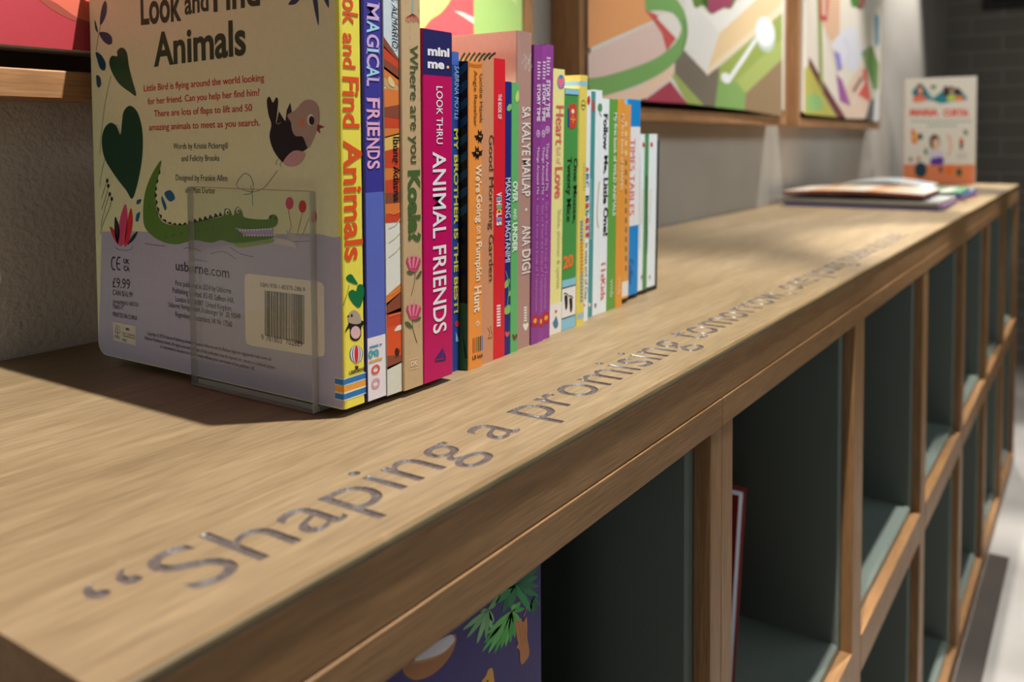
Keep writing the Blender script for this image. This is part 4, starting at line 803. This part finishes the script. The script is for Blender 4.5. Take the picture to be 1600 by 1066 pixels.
# ================================================================== far end of the counter
# standing activity book
def far_book():
    x0 = 3.60; y0, y1, zz = .388, .628, .395; base = (x0+.01, (y0+y1)/2, 0)
    t = thing('book', base, 'large white and orange illustrated book standing at the far end of the counter', 'book')
    q = MB(); q.box(x0, x0+.002, y0, y1, .0005, zz, flat((222, 214, 200))); q.box(x0+.016, x0+.018, y0, y1, .0005, zz, flat((222, 214, 200))); q.box(x0, x0+.018, y1, y1+.0015, .0005, zz, flat((226, 130, 96)))
    f = Face(q, 'x', x0); f.L = 2; zf = lambda *p: Z(1400, 110, 5.607, p)
    O = (222, 130, 84)
    f.poly([(-y1, .0006), (-y0, .0006), (-y0, f.uv(1520, 257)[1]), (-y1, f.uv(1420, 257)[1])], O, 1)
    f.pp(smooth(zf((140, 200), (170, 150), (230, 130), (270, 170), (320, 240), (390, 190), (450, 160), (560, 170), (620, 240), (600, 265), (480, 272), (400, 292), (300, 260), (200, 270)), 3), (40, 126, 140), 2)
    for p, c in ((((185, 130), (225, 120), (245, 170), (240, 220), (180, 220)), (70, 50, 44)), (((196, 150), (226, 148), (230, 200), (200, 206)), (222, 166, 140)), (((150, 240), (210, 215), (270, 245), (262, 268), (160, 280)), (226, 116, 92)),
                 (((290, 170), (330, 150), (350, 190), (330, 225), (300, 210)), (206, 214, 190)), (((300, 140), (340, 130), (352, 152), (318, 160)), (60, 90, 60)),
                 (((415, 150), (450, 140), (470, 180), (455, 230), (420, 220)), (60, 40, 38)), (((465, 150), (500, 140), (512, 190), (470, 200)), (50, 34, 30)), (((474, 168), (500, 166), (498, 198), (478, 200)), (216, 160, 120)), (((515, 160), (560, 160), (570, 215), (520, 210)), (70, 40, 44)), (((450, 226), (510, 216), (516, 258), (456, 262)), (190, 206, 60)), (((516, 230), (580, 226), (590, 262), (520, 262)), (236, 130, 60))):
        f.lay = getattr(f, 'lay', 4)+.2; f.pp(smooth(zf(*p), 3), c, f.lay)
    f.text('MARIA', zf((122, 396))[0], zf((372, 396))[0], 10.5, (222, 84, 64), 5, bold=.06); f.text('CURTIA', zf((412, 398))[0], zf((640, 400))[0], 10.5, (222, 84, 64), 5, bold=.06)
    for (a, b, y) in ((140, 640, 446), (275, 515, 486)):
        x = a
        while x < b: f.pp(zf((x, y-10), (x+26, y-10), (x+26, y+8), (x, y+8)), (150, 168, 158), 3); x += 38
    for p, c in ((((135, 510), (160, 530), (190, 570), (180, 640), (140, 630)), (226, 110, 60)), (((150, 570), (175, 560), (180, 600), (155, 604)), (226, 190, 70)), (((190, 570), (225, 552), (232, 600), (200, 606)), (30, 70, 60)), (((590, 530), (622, 522), (630, 560), (600, 566)), (110, 130, 90)),
                 (((296, 600), (330, 560), (372, 580), (385, 640), (360, 690), (305, 680)), (84, 58, 46)), (((325, 610), (372, 606), (376, 660), (352, 706), (330, 690)), (222, 184, 150)), (((300, 712), (400, 700), (412, 780), (300, 780)), (206, 196, 214)), (((308, 776), (408, 760), (408, 824), (310, 826)), (92, 54, 150)), (((440, 560), (480, 580), (490, 680), (462, 760), (448, 740), (470, 660)), (222, 178, 160)),
                 (((556, 604), (584, 594), (590, 650), (562, 660)), (206, 84, 64)), (((560, 640), (584, 640), (582, 690), (562, 690)), (60, 40, 40)), (((248, 690), (275, 690), (275, 735), (250, 735)), (84, 130, 90)), (((112, 770), (140, 760), (140, 796), (116, 796)), (150, 90, 70)), (((185, 760), (210, 756), (212, 796), (190, 800)), (196, 120, 90)), (((440, 850), (495, 842), (500, 900), (450, 905)), (232, 112, 40)), (((530, 868), (570, 862), (574, 920), (534, 922)), (60, 84, 50)), (((375, 850), (405, 850), (405, 888), (380, 892)), (90, 60, 80))):
        f.lay = getattr(f, 'lay', 4)+.2; f.pp(smooth(zf(*p), 3), c, f.lay)
    f.pp(ell(*zf((217, 872))[0], 9.5, 12), (30, 60, 76), 12)
    for y in (730, 760): f.pp(zf((530, y), (620, y), (620, y+14), (530, y+14)), (190, 182, 170), 3)
    q.build('cover', base, t)
    q = MB(); q.box(x0+.0022, x0+.0158, y0+.002, y1-.0005, .002, zz-.003, PAPER); q.build('page_block', base, t)
far_book()

# loose pile of magazines
def magazine(label, x, y, z, lx, ly, th, rot, cover, edge, sag=0, deco=()):
    base = (x, y, z); t = thing('magazine', base, label, 'magazine', 'magazines lying in a pile at the far end of the counter')
    c, s = math.cos(rot), math.sin(rot); N = 10
    def sheet(z0, z1, mt, inset, nm, tops=None):
        q = MB(); hx, hy = lx/2-inset, ly/2-inset
        for i in range(N):
            a, b = -hy+2*hy*i/N, -hy+2*hy*(i+1)/N
            za, zb = (sag*math.sin(math.pi*(v+hy)/(2*hy)) for v in (a, b))
            vs_ = []
            for v, zz in ((a, za), (b, zb)):
                for u in (-hx, hx):
                    for w_ in (z0, z1): vs_.append((x+u*c-v*s, y+u*s+v*c, z+w_+zz))
            q.add(vs_, [(1, 5, 7, 3), (0, 2, 6, 4), (0, 4, 5, 1), (2, 3, 7, 6)]+([(0, 1, 3, 2)] if i == 0 else [])+([(4, 6, 7, 5)] if i == N-1 else []), mt if not tops or nm != 'cover' else tops[i % len(tops)])
        return q
    q = sheet(0, .0006, cover, 0, 'cover'); q2 = sheet(th-.0006, th, cover, 0, 'cover', deco or None)
    q.add(q2.v, [], cover); o = len(q.v)-len(q2.v)
    for f_, mi in zip(q2.f, q2.m): q.f.append(tuple(k+o for k in f_)); q.m.append(q.mi(q2.mats[mi]))
    q.build('cover', base, t); sheet(.0007, th-.0007, edge, .002, 'pages').build('page_block', base, t)
M_ = lambda *c: flat(tuple(v*.86 for v in c), .3, 'gloss')
mg = [('lowest magazine of the pile, with a lavender blue edge', 2.375, .492, .0002, .285, .365, .0060, .00, M_(132, 132, 206), M_(176, 172, 214), 0, ()),
      ('magazine with a violet back resting on the lavender blue one', 2.385, .490, .0066, .285, .365, .0050, .012, M_(150, 96, 150), M_(196, 170, 204), 0, ()),
      ('white-edged magazine in the middle of the pile', 2.375, .498, .0120, .285, .370, .0085, -.01, M_(176, 178, 172), M_(206, 206, 196), 0, ()),
      ('maroon-edged magazine with an orange and cream cover on top of the pile', 2.385, .515, .0300, .290, .330, .0075, .02, M_(160, 44, 84), M_(206, 120, 90), .006, (M_(236, 226, 212), M_(240, 216, 190), M_(236, 206, 170), M_(232, 170, 120))),
      ('pale open leaflet bulging on top behind the maroon magazine', 2.720, .520, .0300, .280, .250, .0050, .06, M_(222, 226, 228), M_(226, 224, 220), .016, (M_(232, 234, 236), M_(206, 220, 228), M_(236, 226, 216))),
      ('magenta magazine flat on the counter behind the front pile', 2.730, .455, .0002, .270, .300, .0070, -.05, M_(196, 70, 170), M_(226, 200, 216), 0, (M_(206, 90, 176),)),
      ('black and blue magazine lying over the magenta one', 2.740, .450, .0078, .270, .290, .0080, -.02, M_(50, 44, 70), M_(120, 140, 196), 0, (M_(60, 80, 140), M_(36, 36, 44))),
      ('green edged magazine above the black and blue one', 2.745, .458, .0162, .270, .280, .0080, .02, M_(84, 130, 100), M_(176, 190, 180), 0, (M_(90, 150, 110), M_(206, 206, 190))),
      ('white magazine lying furthest back, close to the standing book', 3.030, .448, .0002, .280, .240, .0120, .04, M_(220, 222, 224), M_(226, 224, 222), 0, (M_(226, 226, 230), M_(206, 214, 160), M_(226, 222, 226)))]
for r_ in mg: magazine(*r_)

# dark things on and before the brick wall
base = (5.28, .20, .84); t = thing('wall_screen', base, 'black framed screen high on the dark brick wall at the top right', 'screen')
q = MB(); q.box(5.262, 5.30, -.40, .540, .846, 1.40, flat((16, 16, 17), .3, 'screen_housing')); q.build('housing', base, t, bevel=.004)
q = MB(); q.box(5.2605, 5.2622, -.38, .500, .880, 1.38, flat((30, 32, 36), .12, 'screen_glass')); q.build('screen_panel', base, t)
base = (4.6, -.1, -ZT); q = MB(); q.box(4.25, 5.0, -.75, .246, -ZT+.002, -.86, flat((14, 13, 12), .5, 'black_box')); o = q.build('low_bench', base, bevel=.006)
tag(o, 'low black bench on the pale floor before the dark brick wall', 'bench')

# ------------------------------------------------------------------ books inside the cubbies
def purple_book():
    y0 = .300; x0, x1 = .226, .476; z0, z1 = -.4715, -.085; base = ((x0+x1)/2, y0+.006, z0)
    t = thing('book', base, 'purple picture book with coconut and palm leaves standing inside the nearest cubby', 'book')
    q = MB(); PU = (42, 24, 108)
    q.box(x0, x1, y0, y0+.001, z0, z1, flat(PU, .3)); q.box(x0, x1, y0+.011, y0+.012, z0, z1, flat(PU, .3)); q.box(x0-.0004, x0+.0006, y0, y0+.012, z0, z1, flat((170, 30, 50), .3))
    f = Face(q, 'y', y0); zc = lambda *p: Z(590, 870, 5.44, p); f.L = 2
    for i in range(150):
        x = x0+.01+(i*.0371) % .235; z = z0+.01+(i*.0213) % .37; f.band(x, x+.0012, z, z+.0012, (28, 16, 80), 1)
    f.pp(smooth(zc((215, 970), (230, 930), (320, 880), (560, 790), (640, 660), (668, 690), (640, 800), (560, 920), (450, 1010), (330, 1048), (250, 1020)), 4), (176, 112, 60), 3)
    f.pp(smooth(zc((310, 882), (420, 780), (560, 690), (625, 662), (650, 690), (640, 730), (560, 810), (440, 860)), 4), (226, 220, 222), 5)
    f.pp(smooth(zc((290, 900), (330, 878), (470, 850), (590, 780), (650, 690), (664, 690), (655, 730), (590, 800), (470, 872), (340, 908)), 4), (196, 138, 84), 4)
    def leaf(cx, cy, pts, cols, wd):
        for i, p in enumerate(pts):
            mx, my = (cx+p[0])/2, (cy+p[1])/2; dx, dy = p[0]-cx, p[1]-cy; L_ = math.hypot(dx, dy)
            f.pp(smooth(zc((cx, cy), (mx-dy/L_*wd, my+dx/L_*wd), p, (mx+dy/L_*wd, my-dx/L_*wd)), 3), cols[i % len(cols)], 3+i % 2)
    leaf(1170, 240, [(1040, 330), (1000, 400), (1060, 480), (1120, 440), (1240, 380), (1370, 250), (1370, 340), (1300, 470), (1330, 480), (1060, 250), (1250, 110), (1370, 90), (1360, 170)], [(24, 130, 74), (40, 150, 84), (20, 110, 66)], 30)
    leaf(940, 450, [(720, 626), (755, 694), (842, 744), (918, 700), (970, 630), (1040, 330), (985, 560), (870, 470), (1010, 380)], [(140, 190, 130), (120, 176, 110)], 20)
    leaf(1140, 465, [(885, 812), (935, 828), (990, 830), (1045, 788), (1085, 770), (1125, 736), (1165, 690), (925, 660), (900, 740), (1190, 620), (1215, 560), (1250, 440), (1215, 385), (1170, 400), (980, 600)], [(86, 176, 80), (110, 190, 96), (70, 160, 70)], 22)
    leaf(1335, 330, [(1290, 470), (1320, 500), (1350, 480), (1372, 420), (1300, 400)], [(20, 84, 74), (24, 100, 70)], 14)
    f.pp(smooth(zc((1165, 530), (1195, 560), (1215, 520), (1235, 560), (1262, 510), (1270, 580), (1270, 690), (1285, 780), (1280, 850), (1228, 916), (1208, 880), (1205, 800), (1178, 768), (1192, 740), (1178, 680)), 3), (206, 130, 76), 6)
    f.line(zc((1240, 510), (1262, 450), (1272, 428)), 2.2, (206, 140, 90), 6)
    for p in (((1205, 600), (1225, 760)), ((1230, 570), (1240, 720)), ((1254, 590), (1252, 740))): f.line(zc(*p), .9, (160, 92, 50), 7, sm=False)
    f.pp(smooth(zc((880, 1075), (920, 1010), (940, 960), (972, 948), (985, 1010), (990, 1090), (960, 1110)), 4), (226, 160, 60), 4); f.pp(ell(*zc((932, 1058))[0], 1.4, 2), (60, 40, 20), 6)
    q.build('cover', base, t)
    q = MB(); q.box(x0+.001, x1-.002, y0+.0012, y0+.0108, z0+.002, z1-.003, PAPER); q.build('page_block', base, t)
purple_book()
def leaning_book():
    y0 = .345; z0 = -.4715; lean = .165; h = .225; x0 = .9710; base = (x0, .42, z0)
    t = thing('book', base, 'thin red-edged book leaning inside the second cubby', 'book')
    R_ = flat((176, 54, 50)); W_ = flat((206, 206, 214), .7, 'page_edge')
    def sh(q): q.v = [(x+lean*(z-z0), y, z) for x, y, z in q.v]; return q
    q = MB(); q.box(x0-.026, x0-.0245, y0, y0+.19, z0+.0005, z0+h, R_); q.box(x0-.0015, x0, y0, y0+.19, z0+.0005, z0+h, R_); q.box(x0-.026, x0, y0+.1885, y0+.19, z0+.0005, z0+h, R_)
    sh(q).build('cover', base, t)
    q = MB(); q.box(x0-.0243, x0-.0017, y0+.003, y0+.188, z0+.002, z0+h-.004, W_); sh(q).build('page_block', base, t)
leaning_book()
